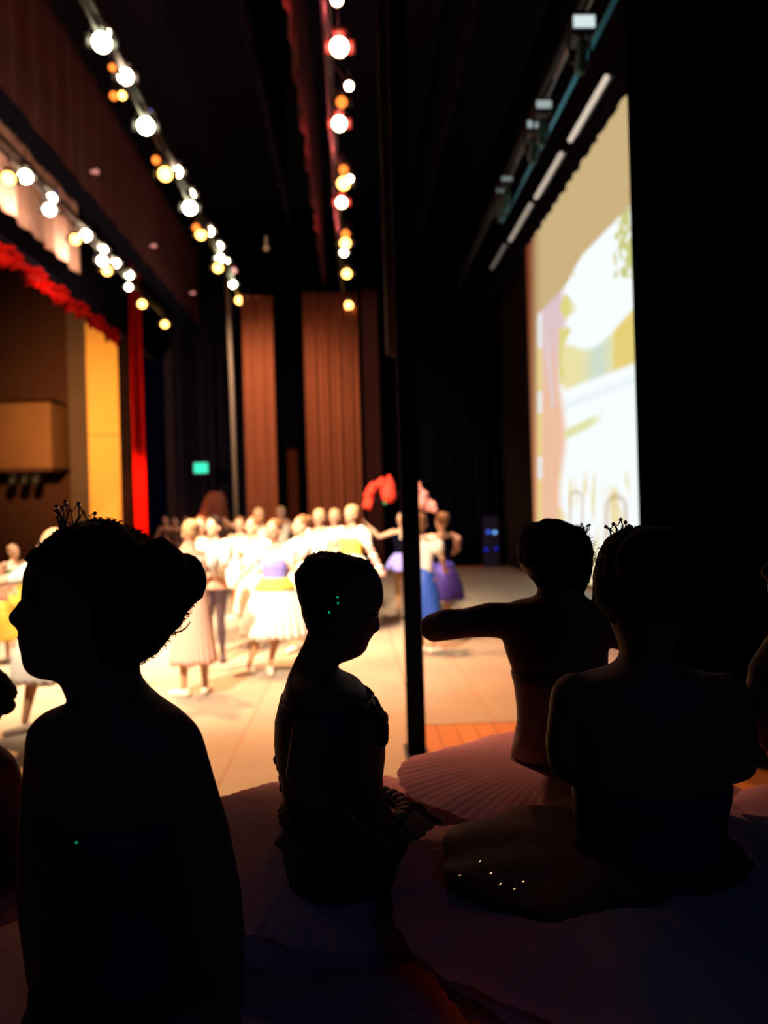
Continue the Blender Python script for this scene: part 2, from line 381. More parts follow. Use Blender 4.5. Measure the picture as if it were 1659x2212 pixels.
def lamp_proto():
    parts = []
    # local: lens faces -Y, hangs from the pipe above
    bm = bmesh.new()
    prof = [(-.10, .102), (-.06, .104), (.04, .10), (.16, .075), (.22, .05), (.24, .02)]
    loft(bm, [[Vector((r*math.cos(2*PI*i/20), y, r*math.sin(2*PI*i/20))) for i in range(20)] for y, r in prof])
    parts.append(('housing', bm, BLACKM))
    bm = bmesh.new(); ell(bm, (0, -.13, 0), (.102, .09, .102), seg=20); parts.append(('lens', bm, None))
    bm = bmesh.new(); tube(bm, [(-.12, .05, 0), (-.13, .05, .14), (-.08, .05, .22), (0, .05, .24), (.08, .05, .22), (.13, .05, .14), (.12, .05, 0)], .008, 6)
    tube(bm, [(0, .05, .24), (0, .05, .38)], .012, 6); parts.append(('yoke', bm, BLACKM))
    bm = bmesh.new()
    for sx in (-1, 1): box(bm, (sx*.145, -.13, 0), (.006, .11, .15), Matrix.Rotation(sx*.75, 3, 'Z'))
    box(bm, (0, -.13, .145), (.15, .11, .006), Matrix.Rotation(-.75, 3, 'X'))
    parts.append(('barn_door', bm, BLACKM))
    out = []
    for nme, bm, mm in parts:
        bmesh.ops.recalc_face_normals(bm, faces=bm.faces)
        me = bpy.data.meshes.new(nme); bm.to_mesh(me); bm.free(); me.shade_smooth(); out.append((nme, me, mm))
    return out
LP = lamp_proto(); cache = {}
CN = {'w': 'warm white', 'g': 'large greenish white', 'y': 'yellow', 'r': 'red rimmed white', 'o': 'small dim orange', 'p': 'faint pink', 'b': 'tiny blue'}
ROWN = {-5.35: 'leftmost row', -2.9: 'second row from the left', -.17: 'middle row'}
def lamp(px, py, X, kind, size=1.0, cnt=[0]):
    if abs(X) > 1:
        p = PX(px, py, X)
    else:
        p = CAM+ray(px, py)*((7.03-1.6)/ray(px, py).z)
    label = LAB.pop(0)
    t = thing('stage_lamp', label, 'lamp', p, 'stage lamps of the '+ROWN[X])
    d = (CAM-p).normalized(); yz = math.atan2(-d.x, d.y)+PI
    rot = Matrix.Rotation(math.atan2(d.x, -d.y), 3, 'Z')
    t.rotation_euler = (math.radians(24), 0, math.atan2(d.x, -d.y))
    t.scale = (size,)*3
    for nme, me, mm in LP:
        if nme == 'barn_door' and size < .7: continue
        key = (nme, kind)
        if key not in cache:
            m2 = me.copy(); m2.materials.append(mm if mm else EM[kind])
            if nme == 'barn_door' and kind in REFLECTION_M: m2.materials[0] = REFLECTION_M[kind]
            cache[key] = m2
        o = bpy.data.objects.new(nme, cache[key]); COL.objects.link(o); o.parent = t
    MI = (Matrix.Translation(p) @ t.rotation_euler.to_matrix().to_4x4() @ Matrix.Scale(size, 4)).inverted()
    b2 = bmesh.new(); tube(b2, [MI @ (p+Vector((0, .06, .05))), MI @ Vector((X, p.y+.06, 7.44 if p.z < 7.3 else p.z+.2))], .011/size, 6)
    o = obj('hanging_rod', b2, BLACKM, None); o.parent = t
    return t
L1 = [(18, 385, 'y', 1), (55, 381, 'w', 1.05), (111, 428, 'w', .85), (107, 452, 'w', 1.0), (119, 417, 'b', .4), (163, 516, 'y', .95), (185, 507, 'w', 1.05), (222, 538, 'w', .9), (221, 562, 'w', 1), (250, 567, 'w', .9), (231, 583, 'y', 1), (279, 593, 'w', .9), (278, 619, 'g', .7), (307, 655, 'y', 1.0), (356, 699, 'y', 1.0)]
L2 = [(220, 95, 'g', 1.05), (227, 72, 'w', .6), (243, 147, 'o', .45), (271, 167, 'w', .95), (246, 208, 'o', .5), (264, 207, 'y', .5), (318, 246, 'w', .55), (324, 238, 'b', .3), (315, 273, 'g', 1.1), (337, 346, 'o', .6), (357, 376, 'y', 1.05), (381, 371, 'w', .95), (412, 420, 'w', .8), (410, 448, 'g', 1.15), (424, 491, 'o', .7), (434, 506, 'y', .95), (452, 499, 'w', .9), (474, 531, 'w', .75), (475, 557, 'g', .9), (488, 563, 'w', .7), (471, 577, 'y', 1), (504, 584, 'p', .7), (503, 613, 'g', .8), (517, 647, 'y', 1.0), (543, 694, 'y', 1.0)]
L3 = [(728, 2, 'r', .6), (733, 105, 'r', 1.0), (754, 187, 'w', .5), (738, 222, 'o', .7), (733, 268, 'r', .95), (742, 367, 'o', .7), (742, 396, 'y', 1.0), (756, 386, 'w', .5), (738, 437, 'r', .9), (746, 505, 'o', .8), (746, 524, 'y', 1.0), (743, 545, 'w', .7), (749, 590, 'y', 1.0), (753, 658, 'y', 1.0), (755, 705, 'y', 1.0)]
LAB = []
ORD = ['nearest the camera', 'second', 'third', 'fourth', 'fifth', 'sixth', 'seventh', 'eighth', 'ninth', 'tenth', 'eleventh', 'twelfth', 'thirteenth', 'fourteenth', 'fifteenth', 'sixteenth', 'seventeenth', 'eighteenth', 'nineteenth', 'twentieth', 'twenty-first', 'twenty-second', 'twenty-third', 'twenty-fourth', 'farthest']
for X, L in ((-5.35, L1), (-2.9, L2), (-.17, L3)):
    for i, (px, py, k, s) in enumerate(L):
        pos = 'nearest the camera' if i == 0 else ('farthest away' if i == len(L)-1 else ORD[i]+' from the top')
        LAB.append('%s lamp of the %s, %s' % (CN[k], ROWN[X], pos)); lamp(px, py, X, k, s)
# faint lamp far away in the dark ceiling, and pilot lamps along the maroon border
for px, py, X, l in ((208, 371, -4.15, 'nearest'), (334, 531, -4.15, 'middle'), (418, 633, -4.15, 'farthest')):
    p = PX(px, py, X); bm = bmesh.new(); ell(bm, (0, 0, 0), .045, seg=12); ell(bm, (-.05, 0, .0), (.05, .03, .03), seg=10)
    o = obj('pilot_light', bm, emit('pilot_pink', (1, .35, .3), .7)); o.location = p
    tag(o, 'small pink pilot light on the maroon border, %s of the three' % l, 'light', 'pilot lights on the maroon border')
p = PY(575, 536, 21); bm = bmesh.new(); ell(bm, (0, 0, 0), .07, seg=12); tube(bm, [(0, 0, .05), (0, 0, .3)], .02); o = obj('work_light', bm, emit('dim_warm', (1, .5, .25), .35)); o.location = p
tag(o, 'faint isolated warm lamp in the black ceiling between two rows of lamps', 'lamp')
# tube lights over the screen
TUBE = [emit('tube_white', (1, .80, .62), s) for s in (.8,)][0]
for k, (a, b, l) in enumerate((((1310, 174), (1232, 297), 'nearest and longest'), ((1212, 338), (1158, 422), 'second from the top'), ((1146, 450), (1102, 512), 'third from the top'), ((1090, 532), (1063, 577), 'farthest and dimmest'))):
    p = PX(*a, 3.16); q = PX(*b, 3.16); q.z = p.z = (p.z+q.z)/2
    t = thing('tube_light', 'straight white tube light above the projection screen, '+l, 'light', (p+q)/2, 'row of tube lights above the screen')
    bm = bmesh.new(); tube(bm, [p, q], .035, 12); obj('tube', bm, emit('tube_%d' % k, (1, .82, .66), (.75, .6, .38, .12)[k]), t)
    bm = bmesh.new(); box(bm, (p+q)/2+Vector((0.06, 0, .05)), (.07, (q-p).length, .05)); obj('channel', bm, BLACKM, t, False)
# movers and white panels on the upstage pipe, cyan sheen put into the colours
bm = bmesh.new(); CY1 = mat('blue_sheen_pipe', (.05, .35, .55), .35, metal=.8)
pp = thing('cable_trough', 'glossy blue lit trough running beside the steel pipe at top right', 'trough', (3.1, 12, 7.4))
for k in range(3):
    bm = bmesh.new(); tube(bm, [(3.05+.05*k, 8.3, 7.25+.06*k), (3.05+.05*k, 13.2+k, 7.25+.06*k)], .018); obj('tube', bm, CY1, pp)
for px, py, w, h, l in ((1262, 46, .24, .13, 'large white faced'), (1175, 225, .2, .1, 'pale faced'), (1155, 268, .2, .1, 'dim pale faced'), (1095, 386, .18, .06, 'small teal faced'), (1085, 411, .18, .07, 'smallest teal faced')):
    p = PX(px, py, 2.75)
    t = thing('moving_light', l+' moving light hanging on the steel pipe at upper right', 'lamp', p, 'unlit moving lights on the right hand pipe')
    bm = bmesh.new(); box(bm, p+Vector((0, .16, 0)), (w*1.1, .3, h*2.1)); bmesh.ops.bevel(bm, geom=bm.edges[:], offset=.02, segments=2, affect='EDGES'); obj('base', bm, BLACKM, t, False)
    bm = bmesh.new(); box(bm, p, (w, .02, h)); obj('face_plate', bm, emit('panel_'+l.split()[0], (.75, .9, .9), .9 if l[0] == 'l' else (.45 if 'pale' in l else .25)), t, False)  # emission makes the unlit plate look bright
    bm = bmesh.new(); tube(bm, [p+Vector((-w*.5, .2, -h)), p+Vector((-w*.5, .2, -.35)), p+Vector((w*.5, .2, -.35)), p+Vector((w*.5, .2, -h))], .02, 8); obj('yoke', bm, BLACKM, t)
    bm = bmesh.new(); tube(bm, [p+Vector((0, .1, -.2)), p+Vector((0, .2, -.42))], [.06, .07], 16); obj('lamp_head', bm, mat('teal_sheen', (.03, .12, .14), .3, metal=.5), t)
    bm = bmesh.new(); tube(bm, [p+Vector((0, .1, h)), p+Vector((.15, .1, 7.5-p.z))], .02, 8); obj('clamp', bm, BLACKM, t)
# ------------------------------------------------------------------ black pole, grey pole, exit sign, blue gear, set piece
a = V(891, 1300, 5.0)
pole = thing('masking_flat', 'narrow black masking post from floor to ceiling in the middle of the stage opening', 'post', (a.x, a.y, 0))
bm = bmesh.new(); box(bm, (a.x+.0, a.y, 5.5), (.118, .10, 10.96)); bmesh.ops.bevel(bm, geom=bm.edges[:], offset=.008, segments=2, affect='EDGES'); obj('post', bm, BLACK, pole, False)
bm = bmesh.new(); box(bm, (a.x, a.y, .015), (.15, .4, .03)); obj('foot_plate', bm, BLACKM, pole, False)
a2 = PY(845, 600, 6.4)
curtain('leg_curtain', (a2.x-.06, 6.3), (a2.x+.10, 6.5), 2.9, 10.9, mat('grey_brown_cloth', (.05, .035, .03), .9), 2, .02, 'dim grey brown strip of drape hanging beside the left edge of the black post')
p = PG(512, 1200); 
a = PY(497, 870, 19.0); b = PY(511, 1105, 19.0)
bm = bmesh.new(); tube(bm, [(a.x, 19, 7.5), (a.x+.05, 19, 5), (b.x, 19.0, .0)], .055, 12, False); o = obj('stage_pole', bm, mat('grey_paint', (.30, .26, .2), .5)); tag(o, 'thin grey pole standing in the far wing left of the narrow brown curtain', 'pole')
p = PY(434, 1011, 22.8)
t = thing('exit_sign', 'small glowing green exit sign on the black far wall', 'sign', p)
bm = bmesh.new(); box(bm, p, (.40, .03, .30)); bmesh.ops.bevel(bm, geom=bm.edges[:], offset=.014, segments=2, affect='EDGES'); obj('lit_face', bm, emit('exit_green', (.05, .85, .52), 1.3), t, False)
bm = bmesh.new(); box(bm, p+Vector((0, .05, 0)), (.46, .06, .36)); obj('case', bm, BLACKM, t, False)
gp = PG(1060, 1224); gp = Vector((gp.x, 20.9, 0)); 
gear = thing('equipment_rack', 'dark equipment rack with blue lamps at the far end of the stage', 'rack', gp)
bm = bmesh.new(); box(bm, gp+Vector((0, .2, .7)), (.42, .4, 1.4)); bmesh.ops.bevel(bm, geom=bm.edges[:], offset=.02, segments=2, affect='EDGES'); obj('case', bm, mat('blue_black', (.02, .02, .06), .5), gear, False)
for px, py, s, c in ((1054, 1149, 1, 0), (1061, 1149, .6, 0), (1069, 1150, 1.1, 1), (1050, 1187, 1, 2), (1072, 1185, .8, 2)):
    q = PY(px, py, 20.88); bm = bmesh.new(); tube(bm, [q+Vector((0, .03, 0)), q-Vector((0, .01, 0))], .038*s, 14)
    obj('indicator', bm, emit('blue_%d' % c, [(.05, .15, 1), (.2, .5, 1), (.02, .03, 1)][c], [1.4, 1.8, .8][c]), gear)
sp = PY(455, 1075, 21.8)
bm = bmesh.new(); rings = []
for z, r in ((0, .7), (.8, .65), (1.5, .5), (1.75, .35), (2.1, .28), (2.3, .15)):
    rings.append([Vector((sp.x+.25*z/2.3-.1+r*1.0*math.cos(k*2*PI/24)*(1+.12*math.sin(k*1.7+z*3)), 21.8+r*.4*math.sin(k*2*PI/24), z)) for k in range(24)])
loft(bm, rings); o = obj('draped_prop', bm, mat('brown_drape', (.16, .05, .03), .9, var=.3, scale=3)); tag(o, 'brown cloth covered prop standing in the far wing below the exit sign', 'prop')
# ------------------------------------------------------------------ stage figures
def basis(rz): c, s = math.cos(rz), math.sin(rz); return lambda x, y, z: (x*c-y*s, x*s+y*c, z)
def hand(bm, wr, dirv, s, palm=Vector((0, 0, -1))):
    dirv = dirv.normalized(); side = dirv.cross(palm)
    side = side.normalized() if side.length > .1 else Vector((1, 0, 0)); nrm = side.cross(dirv).normalized()
    rot = Matrix((side, dirv, nrm)).transposed()
    ell(bm, wr+dirv*.045*s, (.034*s, .045*s, .014*s), rot, 10)
    for k, (o_, ln) in enumerate(((-.026, .055), (-.009, .068), (.009, .064), (.025, .05))):
        a = wr+dirv*.078*s+side*o_*s; b = a+dirv*ln*.55*s-nrm*.006*s+side*o_*.25*s; c = b+dirv*ln*.45*s-nrm*.02*s
        tube(bm, [a-dirv*.02*s, b, c], [.0085*s, .008*s, .0065*s], 6)
    a = wr+dirv*.03*s-side*.03*s; tube(bm, [a, a+dirv*.03*s-side*.025*s, a+dirv*.055*s-side*.032*s], [.011*s, .0095*s, .0075*s], 6)
def figure(px, Y, Ht, rz, label, arms=None, legsp=None, top=WHITE, skirt=None, hem=.35, hemr=.3, skirtm=WHITE, hair=HAIRB, skin=SKIN, shoe=SHOE, sleeve=None, apron=None, bun=True, trousers=None, waistz=.98, lean=0, group='dancers on the lit stage', vox=.009, leg_m=None, hat=None, pleats=26, vest=None):
    k = Ht/1.6; base = PY(px, 1106, Y); base.z = .004
    t = thing('person', label, 'person', base, group)
    c_, s_ = math.cos(rz), math.sin(rz)
    def T(x, y, z): 
        x += lean*(z-.9) if z > .9 else 0
        return Vector((base.x+k*(x*c_-y*s_), base.y+k*(x*s_+y*c_), base.z+k*z))
    Rz = Matrix.Rotation(rz, 3, 'Z')
    bm = bmesh.new()
    # head with a face (local +Y is the way the figure faces)
    ell(bm, T(0, -.012, 1.5), (.074*k, .092*k, .098*k), Rz); ell(bm, T(0, .022, 1.445), (.055*k, .062*k, .068*k), Rz)
    ell(bm, T(0, .098, 1.463), (.012*k, .02*k, .018*k), Rz, 8); ell(bm, T(0, .09, 1.48), (.008*k, .014*k, .03*k), Rz, 8)
    ell(bm, T(0, .08, 1.432), (.022*k, .012*k, .011*k), Rz, 8); ell(bm, T(0, .068, 1.395), (.022*k, .02*k, .018*k), Rz, 8)
    for sx in (-1, 1): ell(bm, T(sx*.076, -.01, 1.465), (.01*k, .018*k, .03*k), Rz, 8)
    tube(bm, [T(0, -.01, 1.44), T(0, -.015, 1.36), T(0, -.015, 1.31)], [.046*k, .045*k, .058*k], 14)
    # torso
    rings = []
    for z, a, b in ((1.34, .05, .05), (1.325, .11, .062), (1.30, .15, .074), (1.25, .16, .085), (1.18, .152, .095), (1.08, .128, .085), (1.0, .115, .078), (.92, .135, .092), (.84, .152, .102), (.78, .14, .095), (.75, .08, .06)):
        rings.append([T(a*math.cos(q*2*PI/20), b*math.sin(q*2*PI/20)-.01, z) for q in range(20)])
    loft(bm, rings)
    arms = arms or {}
    sl = []
    for sx in (-1, 1):
        el, wr = arms.get(sx, ((sx*.26, .02, 1.08), (sx*.27, .12, .88)))
        sh = T(sx*.155, -.01, 1.29); e = T(*el); w = T(*wr)
        tube(bm, [sh, sh.lerp(e, .4), e, e.lerp(w, .35), w], [.047*k, .041*k, .034*k, .034*k, .023*k], 12)
        hand(bm, w, (w-e).normalized(), k)
        sl.append((sh, e, w))
    lg = legsp or {}
    for sx in (-1, 1):
        kn, an = lg.get(sx, ((sx*.085, .02, .46), (sx*.085, 0, .09)))
        hp = T(sx*.08, -.01, .83); kk = T(*kn); aa = T(*an)
        tube(bm, [hp, hp.lerp(kk, .45), kk, kk.lerp(aa, .3), kk.lerp(aa, .75), aa], [.08*k, .067*k, .046*k, .05*k, .034*k, .029*k], 14)
        sd = Vector((an[0], an[1], 0)); out = Vector((sx*.6, .8, 0)).normalized()
        heel = T(an[0]-out.x*.03, an[1]-out.y*.03, max(.035, an[2]-.055)); toe = T(an[0]+out.x*.15, an[1]+out.y*.15, .022 if an[2] < .12 else an[2]-.12)
        tube(bm, [heel, heel.lerp(toe, .5), toe], [.032*k, .032*k, .02*k], 10)
        b2 = bmesh.new(); tube(b2, [heel, heel.lerp(toe, .5), toe], [.037*k, .037*k, .025*k], 12); bmesh.ops.translate(b2, verts=b2.verts, vec=(0, 0, .002)); obj('shoe', b2, shoe, t)
    me = fuse(bm, vox)
    o = link('body', me, [skin, leg_m or TIGHTS, trousers or TIGHTS], t)
    zz = base.z+k*.8
    co = np.zeros(len(me.polygons)*3, dtype=np.float32); me.polygons.foreach_get('center', co); zc = co.reshape(-1, 3)
    loc = (zc-np.array(base)); lx = loc[:, 0]*c_+loc[:, 1]*s_
    mi = np.where((zc[:, 2] < zz) & (abs(lx) < .25*k) , 2 if trousers else 1, 0).astype(np.int32)
    me.polygons.foreach_set('material_index', mi)
    # eyes and lips
    b2 = bmesh.new()
    for sx in (-1, 1): ell(b2, T(sx*.03, .077, 1.485), (.012*k, .008*k, .007*k), Rz, 8)
    obj('eyes', b2, EYE, t)
    b2 = bmesh.new(); ell(b2, T(0, .091, 1.432), (.018*k, .006*k, .007*k), Rz, 8); obj('lips', b2, LIP, t)
    # hair
    b2 = bmesh.new(); ell(b2, T(0, -.028, 1.52), (.084*k, .092*k, .092*k), Rz, 20)
    if bun: ell(b2, T(0, -.115, 1.555), (.042*k, .038*k, .042*k), Rz, 14)
    else: ell(b2, T(0, -.05, 1.46), (.078*k, .07*k, .1*k), Rz, 14)
    for v in b2.verts: v.co += (v.co-T(0, -.03, 1.51)).normalized()*.004*noise.noise(v.co*45)
    obj('hair', b2, hair, t)
    # top
    b2 = bmesh.new(); rings = []
    for z, a, b in ((1.27, .163, .088), (1.23, .168, .094), (1.18, .160, .103), (1.08, .135, .093), (1.0, .122, .086), (.93, .137, .096)):
        rings.append([T(a*math.cos(q*2*PI/28), b*math.sin(q*2*PI/28)-.01, z) for q in range(28)])
    loft(b2, rings, False); ob = obj('blouse', b2, top, t); ob.modifiers.new('t', 'SOLIDIFY').thickness = .006
    if vest:
        b2 = bmesh.new(); loft(b2, [[T((a+.012)*math.cos(q*2*PI/28), (b+.012)*math.sin(q*2*PI/28)-.01, z) for q in range(28)] for z, a, b in ((1.19, .160, .103), (1.08, .135, .093), (1.0, .122, .086), (.93, .139, .098))], False)
        ob = obj('vest', b2, vest, t); ob.modifiers.new('t', 'SOLIDIFY').thickness = .006
    if sleeve:
        for sh, e, w in sl:
            b2 = bmesh.new()
            rr = [.05, .085, .09, .07, .038] if sleeve[0] == 'puff' else [.055, .085, .11, .12, .06]
            end = sh.lerp(e, .8) if sleeve[0] == 'puff' else e.lerp(w, .8)
            mid = [sh, sh.lerp(end, .25) if sleeve[0] == 'puff' else sh.lerp(e, .5), sh.lerp(end, .5) if sleeve[0] == 'puff' else e, sh.lerp(end, .75) if sleeve[0] == 'puff' else e.lerp(w, .5), end]
            tube(b2, mid, [r*k for r in rr], 20)
            for v in b2.verts: v.co += Vector((noise.noise(v.co*18), noise.noise(v.co*18+Vector((5, 0, 0))), noise.noise(v.co*18+Vector((0, 7, 0)))))*.012
            obj('sleeve', b2, sleeve[1], t)
    if skirt:
        b2 = bmesh.new(); nt_ = 110; rows = 12; grid = []
        for j in range(rows+1):
            s = j/rows; z = waistz+(hem-waistz)*s
            r = .118+(hemr-.118)*(math.sin(s*PI/2)**(.8 if skirt == 'bell' else 1.3))
            if skirt == 'column': r = .125+(hemr-.125)*s
            row = []
            for i in range(nt_):
                a = 2*PI*i/nt_; w = 1+.06*s*math.sin(pleats*a+1.3*math.sin(a*3))
                row.append(b2.verts.new(T(r*w*math.cos(a), r*w*math.sin(a)*(.85 if s < .2 else .92), z+(.012*math.sin(7*a) if j == rows else 0))))
            grid.append(row)
        for A, B in zip(grid, grid[1:]):
            for i in range(nt_): b2.faces.new((A[i], A[(i+1) % nt_], B[(i+1) % nt_], B[i]))
        ob = obj('skirt', b2, skirtm, t); ob.modifiers.new('t', 'SOLIDIFY').thickness = .005
    if apron:
        b2 = bmesh.new(); nt_ = 40; grid = []
        for j in range(9):
            s = j/8; z = waistz+.02+(apron[1]-waistz)*s; r = .13+(hemr-.1)*math.sin(s*(waistz-apron[1])/(max(.2, waistz-hem))*PI/2)
            grid.append([b2.verts.new(T((r+.02)*math.cos(a), (r+.02)*math.sin(a)*.93, z)) for a in [apron[2]+apron[3]*(i/nt_-.5) for i in range(nt_+1)]])
        for A, B in zip(grid, grid[1:]):
            for i in range(nt_): b2.faces.new((A[i], A[i+1], B[i+1], B[i]))
        ob = obj('sash', b2, apron[0], t); ob.modifiers.new('t', 'SOLIDIFY').thickness = .006
    return t, T, sl
LFT, RGTa = PI/2, -PI/2   # facing left / right in the picture
UPARM = {-1: ((-.3, .05, 1.30), (-.42, .2, 1.36)), 1: ((.3, .05, 1.30), (.42, .2, 1.36))}
OUT = {-1: ((-.38, .02, 1.27), (-.6, .06, 1.24)), 1: ((.38, .02, 1.27), (.6, .06, 1.24))}
HIP = {-1: ((-.34, -.06, 1.08), (-.17, .05, .96)), 1: ((.34, -.06, 1.08), (.17, .05, .96))}
FRONT = {-1: ((-.22, .14, 1.12), (-.1, .3, 1.12)), 1: ((.22, .14, 1.12), (.1, .3, 1.12))}
OVER = {-1: ((-.27, .06, 1.46), (-.2, .12, 1.68)), 1: ((.27, .06, 1.46), (.2, .12, 1.68))}
STEP = {-1: ((-.1, .12, .47), (-.16, .18, .09)), 1: ((.09, -.04, .46), (.1, -.12, .09))}
figure(108, 6.1, 1.53, LFT, 'person in white half hidden behind the large tiara silhouette, one arm stretched left', {-1: ((-.2, .3, 1.2), (-.18, .5, 1.17)), 1: ((.2, .3, 1.22), (.18, .5, 1.2))}, STEP, sleeve=('puff', WHITE), skirt='bell', hem=.4, hemr=.34, hair=HAIRL)
figure(-4, 9.0, 1.12, -2.6, 'small person at the left picture edge in purple skirt over yellow hem', FRONT, None, top=PINK, skirt='bell', hem=.42, hemr=.3, skirtm=PURPLE, hair=HAIRB, apron=(YELLOW, .35, 0, 6.2))
figure(28, 10.2, 1.3, -2.2, 'person in pale blouse and green bodice at the left edge behind the purple skirt', HIP, None, top=WHITE, vest=GREEN, skirt='bell', hem=.5, hemr=.28, skirtm=YELLOW, hair=HAIRB)
figure(410, 6.95, 1.57, .5, 'person in long pink dress with white puff sleeves, standing with feet turned out', {-1: ((-.30, .06, 1.2), (-.42, .22, 1.14)), 1: ((.22, .0, 1.08), (.18, .16, 1.0))}, {-1: ((-.09, .0, .46), (-.10, 0, .09)), 1: ((.09, 0, .46), (.10, 0, .09))}, top=PINK, sleeve=('puff', WHITE), skirt='column', hem=.3, hemr=.21, skirtm=PINK, hair=HAIRL)
figure(460, 8.6, 1.6, 2.6, 'person in billowing white shirt and dark trousers behind the pink dress dancer', FRONT, None, sleeve=('full', WHITE), trousers=TROUSER, shoe=TROUSER, hair=HAIRD, bun=False)
figure(432, 9.8, 1.6, 3.0, 'person with brown hair whose head shows between pink dress and white shirt', HIP, None, skirt='bell', hem=.5, hemr=.28, skirtm=ORANGE, hair=HAIRB)
figure(545, 9.4, 1.58, 2.4, 'person in white blouse with an orange skirt left of the big white skirt', HIP, None, sleeve=('puff', WHITE), skirt='bell', hem=.4, hemr=.26, skirtm=WHITE, apron=(ORANGE, .5, -.4, 2.0), hair=HAIRB)
figure(517, 12.0, 1.58, 3.0, 'person at the left end of the crowd behind the orange skirt', None, None, skirt='bell', hem=.5, hemr=.28, hair=HAIRB)
figure(558, 13.5, 1.72, 3.1, 'tall person with bare raised head in the back row behind the orange skirt', UPARM, None, skirt='bell', hem=.5, hemr=.28, hair=HAIRL)
figure(606, 15.0, 1.76, 3.1, 'tall person in the back row directly behind the lilac bodice dancer', None, None, skirt='bell', hem=.5, hemr=.28, hair=HAIRL)
figure(590, 7.9, 1.55, 2.7, 'person in very wide white skirt with lilac bodice, one pointed foot forward', {-1: ((-.25, .05, 1.1), (-.36, .12, .96)), 1: ((.25, .05, 1.1), (.36, .14, .97))}, {-1: ((-.06, .05, .46), (.03, .1, .09)), 1: ((.12, .1, .47), (.2, .24, .09))}, top=WHITE, vest=LILAC, sleeve=('puff', WHITE), skirt='bell', hem=.38, hemr=.38, waistz=.97, hair=HAIRB, apron=(YELLOW, .86, 0, 6.2))
figure(649, 9.2, 1.58, 2.0, 'person with brown hair, white blouse and orange sash right of the wide white skirt', {-1: ((-.24, .1, 1.1), (-.3, .28, 1.0)), 1: ((.24, .1, 1.1), (.2, .3, 1.05))}, STEP, sleeve=('puff', WHITE), skirt='bell', hem=.36, hemr=.32, hair=HAIRB, apron=(ORANGE, .55, -1.2, 2.2))
figure(688, 11.0, 1.66, 2.8, 'person in white with head turned away, left of the three tallest heads', HIP, None, sleeve=('puff', WHITE), skirt='bell', hem=.4, hemr=.3, hair=HAIRL, apron=(ORANGE, .6, -1.4, 2.2))
figure(722, 11.8, 1.66, 3.0, 'person in white between two taller dancers behind the girl with bowed head', FRONT, None, sleeve=('puff', WHITE), skirt='bell', hem=.4, hemr=.3, hair=HAIRL)
tE, TE, slE = figure(757, 10.4, 1.70, 2.5, 'person in yellow vest, white skirt and striped hanging sleeve at right of the crowd', {-1: ((-.30, .02, 1.05), (-.45, .05, .82)), 1: ((.26, .05, 1.1), (.2, .22, 1.0))}, None, vest=YELLOW, sleeve=('puff', WHITE), skirt='bell', hem=.45, hemr=.36, hair=HAIRL)
sh, e, w = slE[0]
for q in range(7):
    b2 = bmesh.new(); p = e.lerp(w, -.5+q*.3); ell(b2, p, (.055, .055, .04)); obj('sleeve_ring', b2, WHITE if q % 2 else PINKP, tE)
# garland dancers
def garland(pts, m, label, cone, green=None):
    t = thing('flower_garland', label, 'garland', Vector(pts[0]))
    b2 = bmesh.new(); tube(b2, pts, .03, 10); rnd = random.Random(5)
    for i in range(len(pts)-1):
        for q in range(7):
            p = Vector(pts[i]).lerp(Vector(pts[i+1]), q/7); 
            for r in range(3): ell(b2, p+Vector((rnd.uniform(-1, 1), rnd.uniform(-1, 1), rnd.uniform(-1, 1)))*.035, rnd.uniform(.03, .05), seg=8)
    obj('petals', b2, m, t)
    if cone:
        b2 = bmesh.new()
        for s in range(12): ell(b2, Vector(cone[0]).lerp(Vector(cone[1]), s/11)+Vector((rnd.uniform(-.02, .02), 0, rnd.uniform(-.02, .02))), cone[2]*(1-s/11)+.025, seg=10)
        obj('bouquet', b2, m, t)
    if green:
        b2 = bmesh.new(); tube(b2, green, .022, 8); obj('handle', b2, GREEN, t)
    return t
figure(868, 11.5, 1.6, 2.7, 'person in lilac skirt mostly behind the black post, arm bent under a red garland', {1: ((.36, .05, 1.22), (.50, .1, 1.38)), -1: ((-.25, .05, 1.1), (-.3, .15, .95))}, None, top=BLACKV, skirt='bell', hem=.72, hemr=.26, skirtm=LILAC, hair=HAIRD)
Yg = 11.3
garland([PY(795, 1093, Yg), PY(797, 1070, Yg), PY(806, 1052, Yg), PY(822, 1043, Yg), PY(838, 1047, Yg)], RED, 'red flower arch held up left of the black post', (PY(838, 1068, Yg), PY(842, 1028, Yg), .09), [PY(831, 1078, Yg), PY(832, 1088, Yg)])
Yh = 8.9
figure(908, 8.6, 1.57, -.4, 'person in long blue satin skirt and white blouse just right of the black post', {1: ((.22, .08, 1.08), (.2, .22, .96)), -1: ((-.2, .1, 1.42), (-.1, .15, 1.6))}, {-1: ((-.07, .02, .46), (-.03, .05, .09)), 1: ((.07, 0, .46), (.1, 0, .09))}, top=WHITE, sleeve=('puff', WHITE), skirt='bell', hem=.42, hemr=.20, skirtm=BLUE, hair=HAIRB, bun=False)
figure(952, 9.6, 1.57, .5, 'person in purple satin skirt and black bodice, rightmost dancer on the lit stage', {1: ((.28, .02, 1.12), (.22, .2, 1.02)), -1: ((-.26, .05, 1.16), (-.16, .2, 1.2))}, None, top=BLACKV, sleeve=('puff', PINK), skirt='bell', hem=.5, hemr=.27, skirtm=PURPLE, hair=HAIRB)
garland([PY(898, 1052, Yh), PY(908, 1068, Yh), PY(920, 1084, Yh), PY(934, 1098, Yh)], PINKP, 'pink and white flower garland held high right of the black post', (PY(912, 1086, Yh), PY(902, 1050, Yh), .06))
